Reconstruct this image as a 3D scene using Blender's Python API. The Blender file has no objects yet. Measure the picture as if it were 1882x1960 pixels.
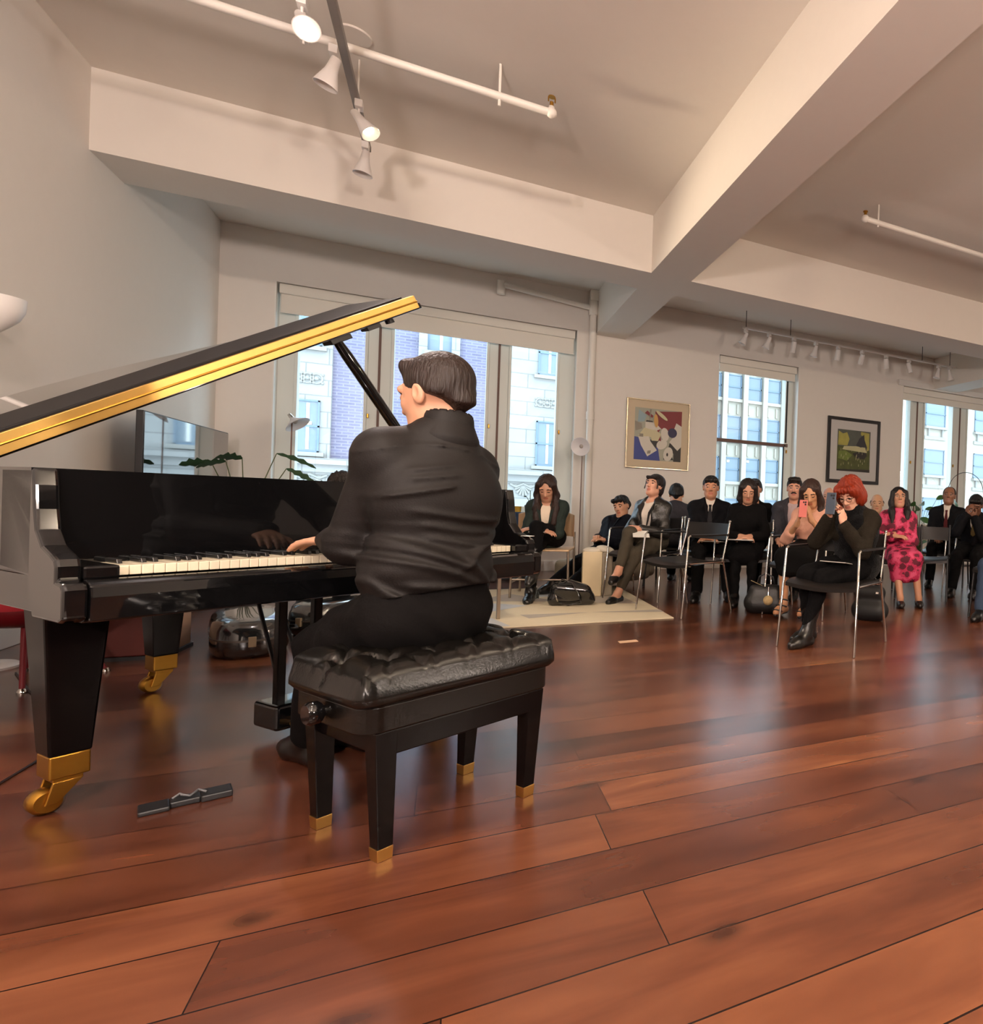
import bpy, bmesh, math, random
import numpy as np
from mathutils import Vector, Matrix

random.seed(7)
rng = np.random.default_rng(7)
SC = bpy.context.scene
COL = SC.collection

# ------------------------------------------------------------------ camera
CAM_Z = 0.945
F_PX, CX, CY = 1198.76, 1545.57, 978.5
PITCH, ROLL, YAW = -.0067, .0369, .518
_F = Vector((0, math.cos(PITCH), math.sin(PITCH))); _R = Vector((1, 0, 0)); _U = _R.cross(_F)
_R2 = math.cos(ROLL) * _R + math.sin(ROLL) * _U
_U2 = -math.sin(ROLL) * _R + math.cos(ROLL) * _U
_M = Matrix.Rotation(-YAW, 3, 'Z')
_R2, _U2, _FW = _M @ _R2, _M @ _U2, _M @ _F
cam_data = bpy.data.cameras.new('camera')
cam = bpy.data.objects.new('camera', cam_data); COL.objects.link(cam)
cam.matrix_world = Matrix(((_R2.x, _U2.x, -_FW.x, 0), (_R2.y, _U2.y, -_FW.y, 0), (_R2.z, _U2.z, -_FW.z, CAM_Z), (0, 0, 0, 1)))
cam_data.sensor_fit = 'HORIZONTAL'; cam_data.sensor_width = 36
cam_data.lens = F_PX / 1882 * 36
cam_data.shift_x = (941 - CX) / 1882
cam_data.shift_y = -(980 - CY) / 1882
cam_data.clip_start = .02; cam_data.clip_end = 200
SC.camera = cam

SC.view_settings.view_transform = 'Standard'
SC.view_settings.look = 'None'
SC.view_settings.gamma = 1
SC.view_settings.use_curve_mapping = False
SC.view_settings.exposure = 0.0
SC.cycles.use_denoising = True
SC.cycles.max_bounces = 7
SC.cycles.diffuse_bounces = 4
SC.cycles.glossy_bounces = 4
SC.cycles.transmission_bounces = 4
SC.cycles.transparent_max_bounces = 6
SC.cycles.sample_clamp_indirect = 6
SC.cycles.caustics_reflective = False
SC.cycles.caustics_refractive = False

# ------------------------------------------------------------------ sky and lamps
world = bpy.data.worlds.new('overcast_sky'); SC.world = world
world.use_nodes = True
wn = world.node_tree.nodes
wn['Background'].inputs[0].default_value = (.74, .90, 1.0, 1)
wn['Background'].inputs[1].default_value = 6.2

def portal(name, x0, x1, z0, z1, y):
    d = bpy.data.lights.new(name, 'AREA'); d.shape = 'RECTANGLE'; d.size = x1 - x0; d.size_y = z1 - z0
    d.cycles.is_portal = True
    o = bpy.data.objects.new(name, d); COL.objects.link(o)
    o.location = ((x0 + x1) / 2, y, (z0 + z1) / 2); o.rotation_euler = (math.radians(-90), 0, 0)
portal('window_portal', -1.68, 1.38, .85, 3.1, 8.98)
portal('window_portal', 3.34, 4.69, .85, 3.1, 8.98)
portal('window_portal', 6.73, 9.9, .85, 3.1, 8.98)

def spot(name, loc, target, watts, color, angle=70, blend=.6, radius=.04):
    d = bpy.data.lights.new(name, 'SPOT'); d.energy = watts; d.color = color
    d.spot_size = math.radians(angle); d.spot_blend = blend; d.shadow_soft_size = radius
    o = bpy.data.objects.new(name, d); COL.objects.link(o)
    o.location = loc
    o.rotation_euler = (Vector(target) - Vector(loc)).to_track_quat('-Z', 'Y').to_euler()
    return o
WARM = (1.0, .80, .58); PINKW = (1.0, .84, .80)
# two lit track heads in view, then unseen ones added to brighten the room (their fixtures are built below)
LIT = [((-.66, 3.86, 3.14), (-.2, 2.6, .9), 130, PINKW, 100),
       ((-.46, 4.72, 3.17), (1.6, 4.2, 1.7), 120, WARM, 120),
       ((-.56, 1.6, 3.14), (.3, 2.6, .0), 140, WARM, 110),
       ((-.56, 0.6, 3.14), (-2.6, 4.2, 2.0), 150, PINKW, 130),
       ((-.56, -.6, 3.14), (1.8, 1.6, 1.6), 190, WARM, 150),
       ((3.3, 1.2, 3.14), (2.6, 4.4, .3), 120, WARM, 120),
       ((3.3, -.4, 3.14), (1.2, 2.0, .0), 300, WARM, 140),
       ((5.6, 2.2, 3.14), (4.2, 5.2, 1.0), 90, WARM, 140)]
TORCH_W = 110
def point(name, loc, w, color, r=.05):
    d = bpy.data.lights.new(name, 'POINT'); d.energy = w; d.color = color; d.shadow_soft_size = r
    o = bpy.data.objects.new(name, d); COL.objects.link(o); o.location = loc; return o
# unseen lamps added behind the camera and right of frame to brighten the ceiling
FILL_LAMPS = [((-1.4, -.9, 1.9), 350, (1, .84, .79)), ((.8, -1.8, 1.9), 360, (1, .84, .74)), ((5.2, -.6, 1.9), 190, (1, .83, .70)), ((10.6, 4.0, 1.9), 60, (1, .9, .84))]
for p, w, c in FILL_LAMPS: point('added_fill_light', p, w, c, .15)
for p, t, w, c, a in LIT:
    spot('track_and_fill_spot', p, t, w, c, a)

# ------------------------------------------------------------------ helpers
def srgb(h):
    h = h.lstrip('#'); v = [int(h[i:i + 2], 16) / 255 for i in (0, 2, 4)]
    return tuple(x / 12.92 if x <= .04045 else ((x + .055) / 1.055) ** 2.4 for x in v) + (1,)

def mat(name, color, rough=.6, metal=0, coat=0, spec=.5, emit=0, bump=None, alpha=None, trans=0, var=0, sheen=0):
    m = bpy.data.materials.new(name); m.use_nodes = True
    nt = m.node_tree; b = nt.nodes['Principled BSDF']
    c = srgb(color) if isinstance(color, str) else tuple(color) + (1,) if len(color) == 3 else color
    b.inputs['Base Color'].default_value = c
    b.inputs['Roughness'].default_value = rough; b.inputs['Metallic'].default_value = metal
    b.inputs['Coat Weight'].default_value = coat; b.inputs['Coat Roughness'].default_value = .03
    b.inputs['Specular IOR Level'].default_value = spec
    b.inputs['Sheen Weight'].default_value = sheen
    if trans: b.inputs['Transmission Weight'].default_value = trans
    if emit:
        b.inputs['Emission Color'].default_value = c; b.inputs['Emission Strength'].default_value = emit
    if alpha is not None: b.inputs['Alpha'].default_value = alpha
    tc = nt.nodes.new('ShaderNodeTexCoord')
    if var:
        n = nt.nodes.new('ShaderNodeTexNoise'); n.inputs['Scale'].default_value = 14; n.inputs['Detail'].default_value = 4
        nt.links.new(tc.outputs['Object'], n.inputs['Vector'])
        mx = nt.nodes.new('ShaderNodeMix'); mx.data_type = 'RGBA'
        mx.inputs[6].default_value = tuple(x * (1 - var) for x in c[:3]) + (1,)
        mx.inputs[7].default_value = tuple(min(1, x * (1 + var)) for x in c[:3]) + (1,)
        nt.links.new(n.outputs['Fac'], mx.inputs[0]); nt.links.new(mx.outputs[2], b.inputs['Base Color'])
    if bump:
        kind, scale, strength = bump[:3]; sx = bump[3] if len(bump) > 3 else (1, 1, 1)
        mp = nt.nodes.new('ShaderNodeMapping'); mp.inputs['Scale'].default_value = sx
        nt.links.new(tc.outputs['Object'], mp.inputs['Vector'])
        n = nt.nodes.new('ShaderNodeTexNoise' if kind == 'noise' else 'ShaderNodeTexWave')
        n.inputs['Scale'].default_value = scale; n.inputs['Detail'].default_value = 3
        if kind == 'wave': n.inputs['Distortion'].default_value = 4
        nt.links.new(mp.outputs[0], n.inputs['Vector'])
        bp = nt.nodes.new('ShaderNodeBump'); bp.inputs['Strength'].default_value = strength; bp.inputs['Distance'].default_value = .01
        nt.links.new(n.outputs['Fac'], bp.inputs['Height']); nt.links.new(bp.outputs[0], b.inputs['Normal'])
    return m

class MB:
    def __init__(s): s.v = []; s.f = []; s.m = []
    def add(s, vs, fs, mi=0):
        o = len(s.v); s.v += [tuple(v) for v in vs]; s.f += [tuple(i + o for i in f) for f in fs]; s.m += [mi] * len(fs)
        return s
    def bx(s, x0, x1, y0, y1, z0, z1, mi=0, R=None, c=None):
        vs = [Vector((x, y, z)) for z in (z0, z1) for y in (y0, y1) for x in (x0, x1)]
        if R is not None:
            c = Vector(c) if c is not None else Vector(((x0 + x1) / 2, (y0 + y1) / 2, (z0 + z1) / 2))
            vs = [c + R @ (v - c) for v in vs]
        return s.add(vs, [(0, 2, 3, 1), (4, 5, 7, 6), (0, 1, 5, 4), (2, 6, 7, 3), (0, 4, 6, 2), (1, 3, 7, 5)], mi)
    def tube(s, pts, r, n=10, mi=0, cap=True, closed=False):
        pts = [Vector(p) for p in pts]; rs = r if isinstance(r, (list, tuple)) else [r] * len(pts)
        vs = []; prev = None
        for i, p in enumerate(pts):
            if closed: t = pts[(i + 1) % len(pts)] - pts[i - 1]
            else: t = pts[min(i + 1, len(pts) - 1)] - pts[max(i - 1, 0)]
            t.normalize()
            a = prev if prev is not None else (Vector((0, 0, 1)) if abs(t.z) < .9 else Vector((1, 0, 0)))
            a = (a - t * a.dot(t)).normalized(); b = t.cross(a); prev = a
            for k in range(n):
                g = 2 * math.pi * k / n
                vs.append(p + rs[i] * (math.cos(g) * a + math.sin(g) * b))
        fs = []
        L = len(pts)
        for i in range(L if closed else L - 1):
            for k in range(n):
                j = (i + 1) % L
                fs.append((i * n + k, i * n + (k + 1) % n, j * n + (k + 1) % n, j * n + k))
        if cap and not closed:
            fs.append(tuple(range(n))[::-1]); fs.append(tuple((L - 1) * n + k for k in range(n)))
        return s.add(vs, fs, mi)
    def cyl(s, p0, p1, r0, r1=None, n=16, mi=0): return s.tube([p0, p1], [r0, r0 if r1 is None else r1], n, mi)
    def lathe(s, prof, c=(0, 0, 0), R=None, n=24, mi=0):
        vs = []; c = Vector(c)
        for r, z in prof:
            for k in range(n):
                g = 2 * math.pi * k / n; v = Vector((r * math.cos(g), r * math.sin(g), z))
                vs.append(c + (R @ v if R is not None else v))
        fs = []
        for i in range(len(prof) - 1):
            for k in range(n): fs.append((i * n + k, i * n + (k + 1) % n, (i + 1) * n + (k + 1) % n, (i + 1) * n + k))
        return s.add(vs, fs, mi)
    def prism(s, poly, a0, a1, axis='z', mi=0):
        def P(p, a):
            return {'z': (p[0], p[1], a), 'x': (a, p[0], p[1]), 'y': (p[0], a, p[1])}[axis]
        n = len(poly)
        vs = [P(p, a0) for p in poly] + [P(p, a1) for p in poly]
        fs = [tuple(range(n))[::-1], tuple(range(n, 2 * n))] + [(i, (i + 1) % n, n + (i + 1) % n, n + i) for i in range(n)]
        return s.add(vs, fs, mi)
    def ell(s, c, r, R=None, n=16, m=10, mi=0):
        vs = []; c = Vector(c)
        for i in range(m + 1):
            t = math.pi * i / m
            for k in range(n):
                g = 2 * math.pi * k / n
                v = Vector((r[0] * math.sin(t) * math.cos(g), r[1] * math.sin(t) * math.sin(g), r[2] * math.cos(t)))
                vs.append(c + (R @ v if R is not None else v))
        fs = []
        for i in range(m):
            for k in range(n): fs.append((i * n + k, (i + 1) * n + k, (i + 1) * n + (k + 1) % n, i * n + (k + 1) % n))
        return s.add(vs, fs, mi)
    def build(s, name, mats, parent=None, bevel=0, smooth=False, seg=2, fix=True):
        me = bpy.data.meshes.new(name); me.from_pydata(s.v, [], s.f)
        for m in (mats if isinstance(mats, (list, tuple)) else [mats]): me.materials.append(m)
        for p, i in zip(me.polygons, s.m): p.material_index = i
        if fix:
            b = bmesh.new(); b.from_mesh(me); bmesh.ops.remove_doubles(b, verts=b.verts, dist=1e-6)
            bmesh.ops.recalc_face_normals(b, faces=b.faces); b.to_mesh(me); b.free()
        o = bpy.data.objects.new(name, me); COL.objects.link(o)
        if parent is not None: o.parent = parent
        if smooth:
            for p in me.polygons: p.use_smooth = True
            if smooth == 'auto': me.set_sharp_from_angle(angle=math.radians(40))
        if bevel:
            md = o.modifiers.new('bevel', 'BEVEL'); md.width = bevel; md.segments = seg; md.limit_method = 'ANGLE'; md.angle_limit = math.radians(40)
        return o

def tag(o, label=None, cat=None, group=None, kind=None):
    if label: o['label'] = label
    if cat: o['category'] = cat
    if group: o['group'] = group
    if kind: o['kind'] = kind
    return o
def thing(name, label, cat, loc=(0, 0, 0), rz=0, group=None):
    o = bpy.data.objects.new(name, None); COL.objects.link(o); o.location = loc; o.rotation_euler = (0, 0, rz)
    o.empty_display_size = .1
    return tag(o, label, cat, group)
def struct(o): o['kind'] = 'structure'; return o
def copy_tree(o, parent=None):
    c = o.copy(); COL.objects.link(c)
    if parent is not None: c.parent = parent
    for ch in list(o.children): copy_tree(ch, c)
    return c
def rotz(a): return Matrix.Rotation(a, 3, 'Z')
def rot(axis, deg): return Matrix.Rotation(math.radians(deg), 3, axis)

# ------------------------------------------------------------------ materials
def floor_mat():
    m = bpy.data.materials.new('dark_red_plank_floor'); m.use_nodes = True
    nt = m.node_tree; N = nt.nodes; L = nt.links; b = N['Principled BSDF']
    tc = N.new('ShaderNodeTexCoord'); sp = N.new('ShaderNodeSeparateXYZ'); L.new(tc.outputs['Object'], sp.inputs[0])
    def M(op, a, b_=None, c=None):
        n = N.new('ShaderNodeMath'); n.operation = op
        for i, v in enumerate((a, b_, c)):
            if v is None: continue
            if isinstance(v, (int, float)): n.inputs[i].default_value = v
            else: L.new(v, n.inputs[i])
        return n.outputs[0]
    row_f = M('DIVIDE', sp.outputs[1], .214); row = M('FLOOR', row_f)
    wn1 = N.new('ShaderNodeTexWhiteNoise'); wn1.noise_dimensions = '1D'; L.new(row, wn1.inputs['W'])
    xs = M('ADD', M('DIVIDE', sp.outputs[0], 1.7), M('MULTIPLY', wn1.outputs['Value'], 7.3)); pl = M('FLOOR', xs)
    cb = N.new('ShaderNodeCombineXYZ'); L.new(pl, cb.inputs[0]); L.new(row, cb.inputs[1])
    wn2 = N.new('ShaderNodeTexWhiteNoise'); wn2.noise_dimensions = '2D'; L.new(cb.outputs[0], wn2.inputs['Vector'])
    mp = N.new('ShaderNodeMapping'); mp.inputs['Scale'].default_value = (1.3, 7, 1)
    off = N.new('ShaderNodeCombineXYZ'); L.new(M('MULTIPLY', wn2.outputs['Value'], 40), off.inputs[0]); L.new(M('MULTIPLY', wn2.outputs['Value'], 23), off.inputs[1])
    L.new(tc.outputs['Object'], mp.inputs[0]); L.new(off.outputs[0], mp.inputs['Location'])
    g = N.new('ShaderNodeTexNoise'); g.inputs['Scale'].default_value = 1.1; g.inputs['Detail'].default_value = 3.5; g.inputs['Roughness'].default_value = .55; g.inputs['Distortion'].default_value = .5
    L.new(mp.outputs[0], g.inputs['Vector'])
    g2 = N.new('ShaderNodeTexNoise'); g2.inputs['Scale'].default_value = 2.2; g2.inputs['Detail'].default_value = 3
    mp2 = N.new('ShaderNodeMapping'); mp2.inputs['Scale'].default_value = (1, 2.2, 1); L.new(tc.outputs['Object'], mp2.inputs[0]); L.new(mp2.outputs[0], g2.inputs['Vector'])
    ramp = N.new('ShaderNodeValToRGB'); e = ramp.color_ramp.elements
    e[0].position = .0; e[0].color = srgb('#2c170f'); e[1].position = 1; e[1].color = srgb('#98653f')
    for pos, c in ((.3, '#45251a'), (.55, '#5e3524'), (.8, '#75472f')):
        el = ramp.color_ramp.elements.new(pos); el.color = srgb(c)
    v = M('ADD', M('MULTIPLY', wn2.outputs['Value'], .46), M('MULTIPLY', g.outputs['Fac'], .75))
    v = M('SUBTRACT', M('ADD', v, M('MULTIPLY', g2.outputs['Fac'], .3)), .20)
    L.new(v, ramp.inputs[0])
    # knots
    vo = N.new('ShaderNodeTexVoronoi'); vo.voronoi_dimensions = '2D'; vo.inputs['Scale'].default_value = .95
    mp3 = N.new('ShaderNodeMapping'); mp3.inputs['Scale'].default_value = (1, 1.9, 1); L.new(tc.outputs['Object'], mp3.inputs[0])
    nz = N.new('ShaderNodeTexNoise'); nz.inputs['Scale'].default_value = 9; L.new(tc.outputs['Object'], nz.inputs['Vector'])
    ad = N.new('ShaderNodeVectorMath'); ad.operation = 'MULTIPLY_ADD'; L.new(nz.outputs['Color'], ad.inputs[0]); ad.inputs[1].default_value = (.06, .06, 0); L.new(mp3.outputs[0], ad.inputs[2])
    L.new(ad.outputs[0], vo.inputs['Vector'])
    kr = N.new('ShaderNodeMapRange'); kr.inputs[1].default_value = -.03; kr.inputs[2].default_value = .085; kr.interpolation_type = 'SMOOTHSTEP'; L.new(vo.outputs['Distance'], kr.inputs[0])
    mk = N.new('ShaderNodeMix'); mk.data_type = 'RGBA'; mk.inputs[6].default_value = srgb('#20100c')
    L.new(kr.outputs[0], mk.inputs[0]); L.new(ramp.outputs[0], mk.inputs[7])
    # gaps
    fr = M('FRACT', row_f); gy = M('MULTIPLY', M('GREATER_THAN', fr, .012), M('LESS_THAN', fr, .992))
    fx = M('FRACT', xs); gx = M('GREATER_THAN', fx, .0016)
    gap = M('MULTIPLY', gy, gx)
    mg = N.new('ShaderNodeMix'); mg.data_type = 'RGBA'; mg.inputs[6].default_value = srgb('#1b0c08')
    L.new(gap, mg.inputs[0]); L.new(mk.outputs[2], mg.inputs[7]); L.new(mg.outputs[2], b.inputs['Base Color'])
    rr = N.new('ShaderNodeMapRange'); rr.inputs[3].default_value = .17; rr.inputs[4].default_value = .33; L.new(g2.outputs['Fac'], rr.inputs[0]); b.inputs['Roughness'].default_value = .25
    bp = N.new('ShaderNodeBump'); bp.inputs['Strength'].default_value = .2; bp.inputs['Distance'].default_value = .002
    L.new(M('ADD', M('MULTIPLY', gap, 1), M('MULTIPLY', g2.outputs['Fac'], .3)), bp.inputs['Height']); L.new(bp.outputs[0], b.inputs['Normal'])
    b.inputs['Specular IOR Level'].default_value = .5; b.inputs['Coat Weight'].default_value = .25; b.inputs['Coat Roughness'].default_value = .22
    return m

def brick_mat(name, c1, c2, mortar, scale=1, w=.3, h=.09, ms=.012, rough=.8):
    m = bpy.data.materials.new(name); m.use_nodes = True
    nt = m.node_tree; N = nt.nodes; L = nt.links; b = N['Principled BSDF']
    tc = N.new('ShaderNodeTexCoord'); mp = N.new('ShaderNodeMapping'); mp.inputs['Rotation'].default_value = (math.radians(-90), 0, 0)
    L.new(tc.outputs['Object'], mp.inputs[0])
    sp = N.new('ShaderNodeSeparateXYZ'); L.new(tc.outputs['Object'], sp.inputs[0])
    cb = N.new('ShaderNodeCombineXYZ'); L.new(sp.outputs[0], cb.inputs[0]); L.new(sp.outputs[2], cb.inputs[1])
    br = N.new('ShaderNodeTexBrick'); L.new(cb.outputs[0], br.inputs['Vector'])
    br.inputs['Color1'].default_value = srgb(c1); br.inputs['Color2'].default_value = srgb(c2); br.inputs['Mortar'].default_value = srgb(mortar)
    br.inputs['Scale'].default_value = scale; br.inputs['Brick Width'].default_value = w; br.inputs['Row Height'].default_value = h; br.inputs['Mortar Size'].default_value = ms
    nz = N.new('ShaderNodeTexNoise'); nz.inputs['Scale'].default_value = 1.3; nz.inputs['Detail'].default_value = 5; L.new(tc.outputs['Object'], nz.inputs['Vector'])
    mr = N.new('ShaderNodeMapRange'); mr.inputs[3].default_value = .82; mr.inputs[4].default_value = 1.12; L.new(nz.outputs['Fac'], mr.inputs[0])
    vm = N.new('ShaderNodeVectorMath'); vm.operation = 'SCALE'; L.new(br.outputs['Color'], vm.inputs[0]); L.new(mr.outputs[0], vm.inputs['Scale'])
    L.new(vm.outputs[0], b.inputs['Base Color']); b.inputs['Roughness'].default_value = rough
    return m

M_ = {}
M_['wall'] = mat('warm_white_wall_paint', '#e8e2da', .75, var=.015)
M_['ceiling'] = mat('off_white_ceiling_paint', '#e7e0d6', .85, var=.015)
M_['floor'] = floor_mat()
M_['trimw'] = mat('white_trim_paint', '#e9e6e0', .5)
M_['pipe'] = mat('white_pipe_paint', '#ece6dc', .45)
M_['frame'] = mat('sage_window_frame_paint', '#dfe4de', .45)
M_['framed'] = mat('brown_window_gap', '#6b5148', .6)
M_['blind'] = mat('pale_roller_blind', '#e6e2d8', .8)
M_['lacq'] = mat('black_piano_lacquer', (.003, .003, .0033), .12, coat=1, spec=.1)
M_['lacqw'] = mat('black_satin_wood', (.003, .002, .002), .2, spec=.16)
M_['brass'] = mat('polished_brass', '#cfa75f', .33, 1, var=.08)
M_['dbrass'] = mat('aged_brass', '#b98a3a', .35, 1, var=.15)
M_['ivory'] = mat('ivory_key_plastic', '#e4d8be', .25, coat=.3)
M_['blackkey'] = mat('black_key', (.006, .006, .006), .3)
M_['leather'] = mat('black_leather', (.004, .0035, .003), .24, spec=.4, bump=('noise', 160, .06))
M_['chrome'] = mat('chrome_tube', '#d9d6d0', .12, 1)
M_['blackpl'] = mat('black_plastic', (.012, .012, .013), .4)
M_['saddle'] = mat('black_saddle_leather', (.012, .010, .009), .36, spec=.4)
M_['white'] = mat('white_enamel', '#ece7e2', .35)
M_['paper'] = mat('white_paper', '#f2efe8', .7)
M_['glass'] = mat('clear_glass', '#eef6f4', .02, trans=1)
M_['leaf'] = mat('green_leaf', '#3f6a35', .45, var=.25)
M_['leafd'] = mat('dark_green_leaf', '#2c4a30', .45, var=.2)
M_['stem'] = mat('plant_stem', '#4f5a34', .6)
M_['bulb'] = mat('lit_bulb', '#fff0d0', .5, emit=14)
# ================================================================== THE ROOM
XL, YW, ZB, ZC = -2.13, 8.63, 3.117, 3.66
XR, YB = 12.0, -4.5
WT = .45
struct(MB().bx(XL - .3, XR + .3, YB - .3, YW + WT, -.12, 0).build('floor', M_['floor']))
struct(MB().bx(XL - .3, XR + .3, YB - .3, YW + WT, ZC, ZC + .2).build('ceiling', M_['ceiling']))
struct(MB().bx(XL - .25, XL, YB - .3, YW + WT, 0, ZC).build('wall_left', M_['wall']))
struct(MB().bx(XR, XR + .25, YB - .3, YW + WT, 0, ZC).build('wall_right', M_['wall']))
struct(MB().bx(XL, XR, YB - .25, YB, 0, ZC).build('wall_front', mat('dark_unseen_wall', '#4a3c32', .6, var=.2)))  # unseen wall, dark tone chosen to dim reflections and bounce
# window wall with its three openings
OPEN = [(-1.684, 1.383, .72, 3.135), (3.34, 4.686, .72, 3.125), (6.73, 9.9, .72, 3.10)]
mb = MB(); xs = XL
for x0, x1, z0, z1 in OPEN:
    mb.bx(xs, x0, YW, YW + WT, 0, ZC); mb.bx(x0, x1, YW, YW + WT, 0, z0); mb.bx(x0, x1, YW, YW + WT, z1, ZC); xs = x1
mb.bx(xs, XR, YW, YW + WT, 0, ZC)
struct(mb.build('wall_back', M_['wall']))
# ceiling beams
struct(MB().bx(1.597, 1.99, YB, YW, ZB, ZC).build('trim_1', M_['ceiling']))
struct(MB().bx(XL, 1.597, 5.965, 6.48, ZB, ZC).bx(1.99, 7.4, 5.965, 6.48, ZB, ZC).bx(7.9, XR, 5.965, 6.48, ZB, ZC).build('trim_2', M_['ceiling']))
struct(MB().bx(7.4, 7.9, YB, YW, ZB, ZC).build('trim_3', M_['ceiling']))
struct(MB().bx(XL, XL + .02, YB, YW, 0, .14).build('baseboard_left', M_['trimw'], bevel=.004))
struct(MB().bx(XL, XR, YW - .02, YW, 0, .14).build('baseboard_back', M_['trimw'], bevel=.004))

def window(n, x0, x1, z0, z1, panels, blind_bottom, kind):
    """panels: list of (pane_x0, pane_x1) ; frames fill the rest"""
    yf = YW + .16
    w = struct(bpy.data.objects.new('window_%d' % n, None)); COL.objects.link(w); w.location = ((x0 + x1) / 2, YW, z0)
    ox, oz = -(x0 + x1) / 2, -z0
    def B(mb, a, b, c, d, e, f, mi=0): mb.bx(a + ox, b + ox, c - YW, d - YW, e + oz, f + oz, mi)
    m = MB(); px = x0
    for i, (a, b) in enumerate(panels):
        B(m, px, a - .03, yf, yf + .09, z0, z1, 0)
        B(m, a - .03, a, yf - .02, yf + .11, z0 + .05, z1, 0)
        B(m, b, b + .03, yf - .02, yf + .11, z0 + .05, z1, 0)
        B(m, a, b, yf, yf + .09, z1 - .1, z1, 0); B(m, a, b, yf, yf + .09, z0, z0 + .1, 0)
        px = b + .03
    B(m, px, x1, yf, yf + .09, z0, z1, 0)
    m.build('window_frame', M_['frame'], w, bevel=.004)
    g = MB()
    for i in range(len(panels) - 1):
        c = (panels[i][1] + panels[i + 1][0]) / 2
        B(g, c - .012, c + .012, yf - .012, yf + .1, z0 + .02, z1, 0)
    if len(panels) > 1: g.build('frame_gap', M_['framed'], w)
    for a, b in panels:
        gl = MB(); B(gl, a, b, yf + .05, yf + .055, z0 + .1, z1 - .1); gl.build('pane', M_['pane'], w)
    s = MB(); B(s, x0 - (.0), x1, YW - .04, yf, z0 - .04, z0 + .002)
    s.build('window_sill', M_['trimw'], w, bevel=.006)
    j = MB(); B(j, x1 - .012, x1, YW - .002, yf, z0, z1); B(j, x0, x0 + .012, YW - .002, yf, z0, z1)
    j.build('window_reveal', M_['trimw'], w)
    # roller blind: cassette, cloth, hem bar
    bl = MB(); B(bl, x0 + .03, x1 - .03, YW + .02, YW + .11, z1 - .11, z1 - .005); bl.build('blind_cassette', M_['blind'], w, bevel=.01)
    bl = MB(); B(bl, x0 + .04, x1 - .04, YW + .062, YW + .066, blind_bottom + .02, z1 - .1); B(bl, x0 + .04, x1 - .04, YW + .055, YW + .075, blind_bottom, blind_bottom + .025)
    bl.build('blind_cloth', M_['blind'], w, bevel=.002)
    h = MB()
    for a, b in panels:
        B(h, b + .035, b + .055, yf - .035, yf - .01, 1.78, 1.83)
    h.build('window_latch', M_['dbrass'], w, bevel=.004)
    return w
def pane_mat():
    m = bpy.data.materials.new('window_glass'); m.use_nodes = True; nt = m.node_tree; nt.nodes.clear()
    o = nt.nodes.new('ShaderNodeOutputMaterial'); mx = nt.nodes.new('ShaderNodeMixShader'); mx.inputs[0].default_value = .06
    t = nt.nodes.new('ShaderNodeBsdfTransparent'); t.inputs[0].default_value = (.93, .97, 1, 1)
    g = nt.nodes.new('ShaderNodeBsdfGlossy'); g.inputs['Roughness'].default_value = .02
    nt.links.new(t.outputs[0], mx.inputs[1]); nt.links.new(g.outputs[0], mx.inputs[2]); nt.links.new(mx.outputs[0], o.inputs[0])
    return m
M_['pane'] = pane_mat()
window(1, -1.684, 1.383, .72, 3.135, [(-1.50, -.90), (-.62, .34), (.62, 1.16)], 2.826, 'c')
window(3, 6.73, 9.9, .72, 3.10, [(6.80, 7.02), (7.36, 8.02), (8.40, 9.4)], 2.875, 'c')
w2 = window(2, 3.34, 4.686, .72, 3.125, [(3.36, 4.53)], 2.90, 'd')
mb = MB(); o2 = -(3.34 + 4.686) / 2
mb.bx(3.34 + o2, 4.60 + o2, .14, .22, 1.905 - .72 - .03, 1.905 - .72 + .02)
mb.build('meeting_rail', M_['framed'], w2, bevel=.004)
mb = MB(); mb.bx(4.545 + o2, 4.57 + o2, .135, .16, 1.22, 2.19); mb.bx(4.52 + o2, 4.535 + o2, .135, .16, .02, 1.16)
mb.build('sash_channel', M_['blackpl'], w2)
mb = MB(); mb.bx(6.62, 10.0, YW - .03, YW, 3.10, 3.20)
struct(mb.build('trim_4', M_['trimw'], bevel=.008))

# ================================================================== OUTSIDE
M_['lime'] = brick_mat('pale_limestone', '#9c9a96', '#93918d', '#7b7975', 1, 1.2, .52, .018)
M_['brick'] = brick_mat('mauve_brick', '#635f76', '#706c84', '#807d8b', 1, .34, .1, .018)
M_['stone'] = mat('cream_stone', '#a69e90', .85, var=.08, bump=('noise', 8, .3))
M_['sash'] = mat('dark_blue_glass', '#6e7b85', .15, spec=.6)
M_['sashf'] = mat('grey_sash', '#66798a', .5)
M_['orn'] = mat('carved_stone', '#93908a', .85, bump=('noise', 30, .6))
M_['winlit'] = mat('lamp_in_window', '#ffe2a0', .5, emit=1.6)
M_['asph'] = mat('asphalt', '#8c8f92', .9, var=.1)
struct(MB().bx(-60, 90, YW + WT + .3, 70, -9.2, -9).build('ground', M_['asph']))

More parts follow.
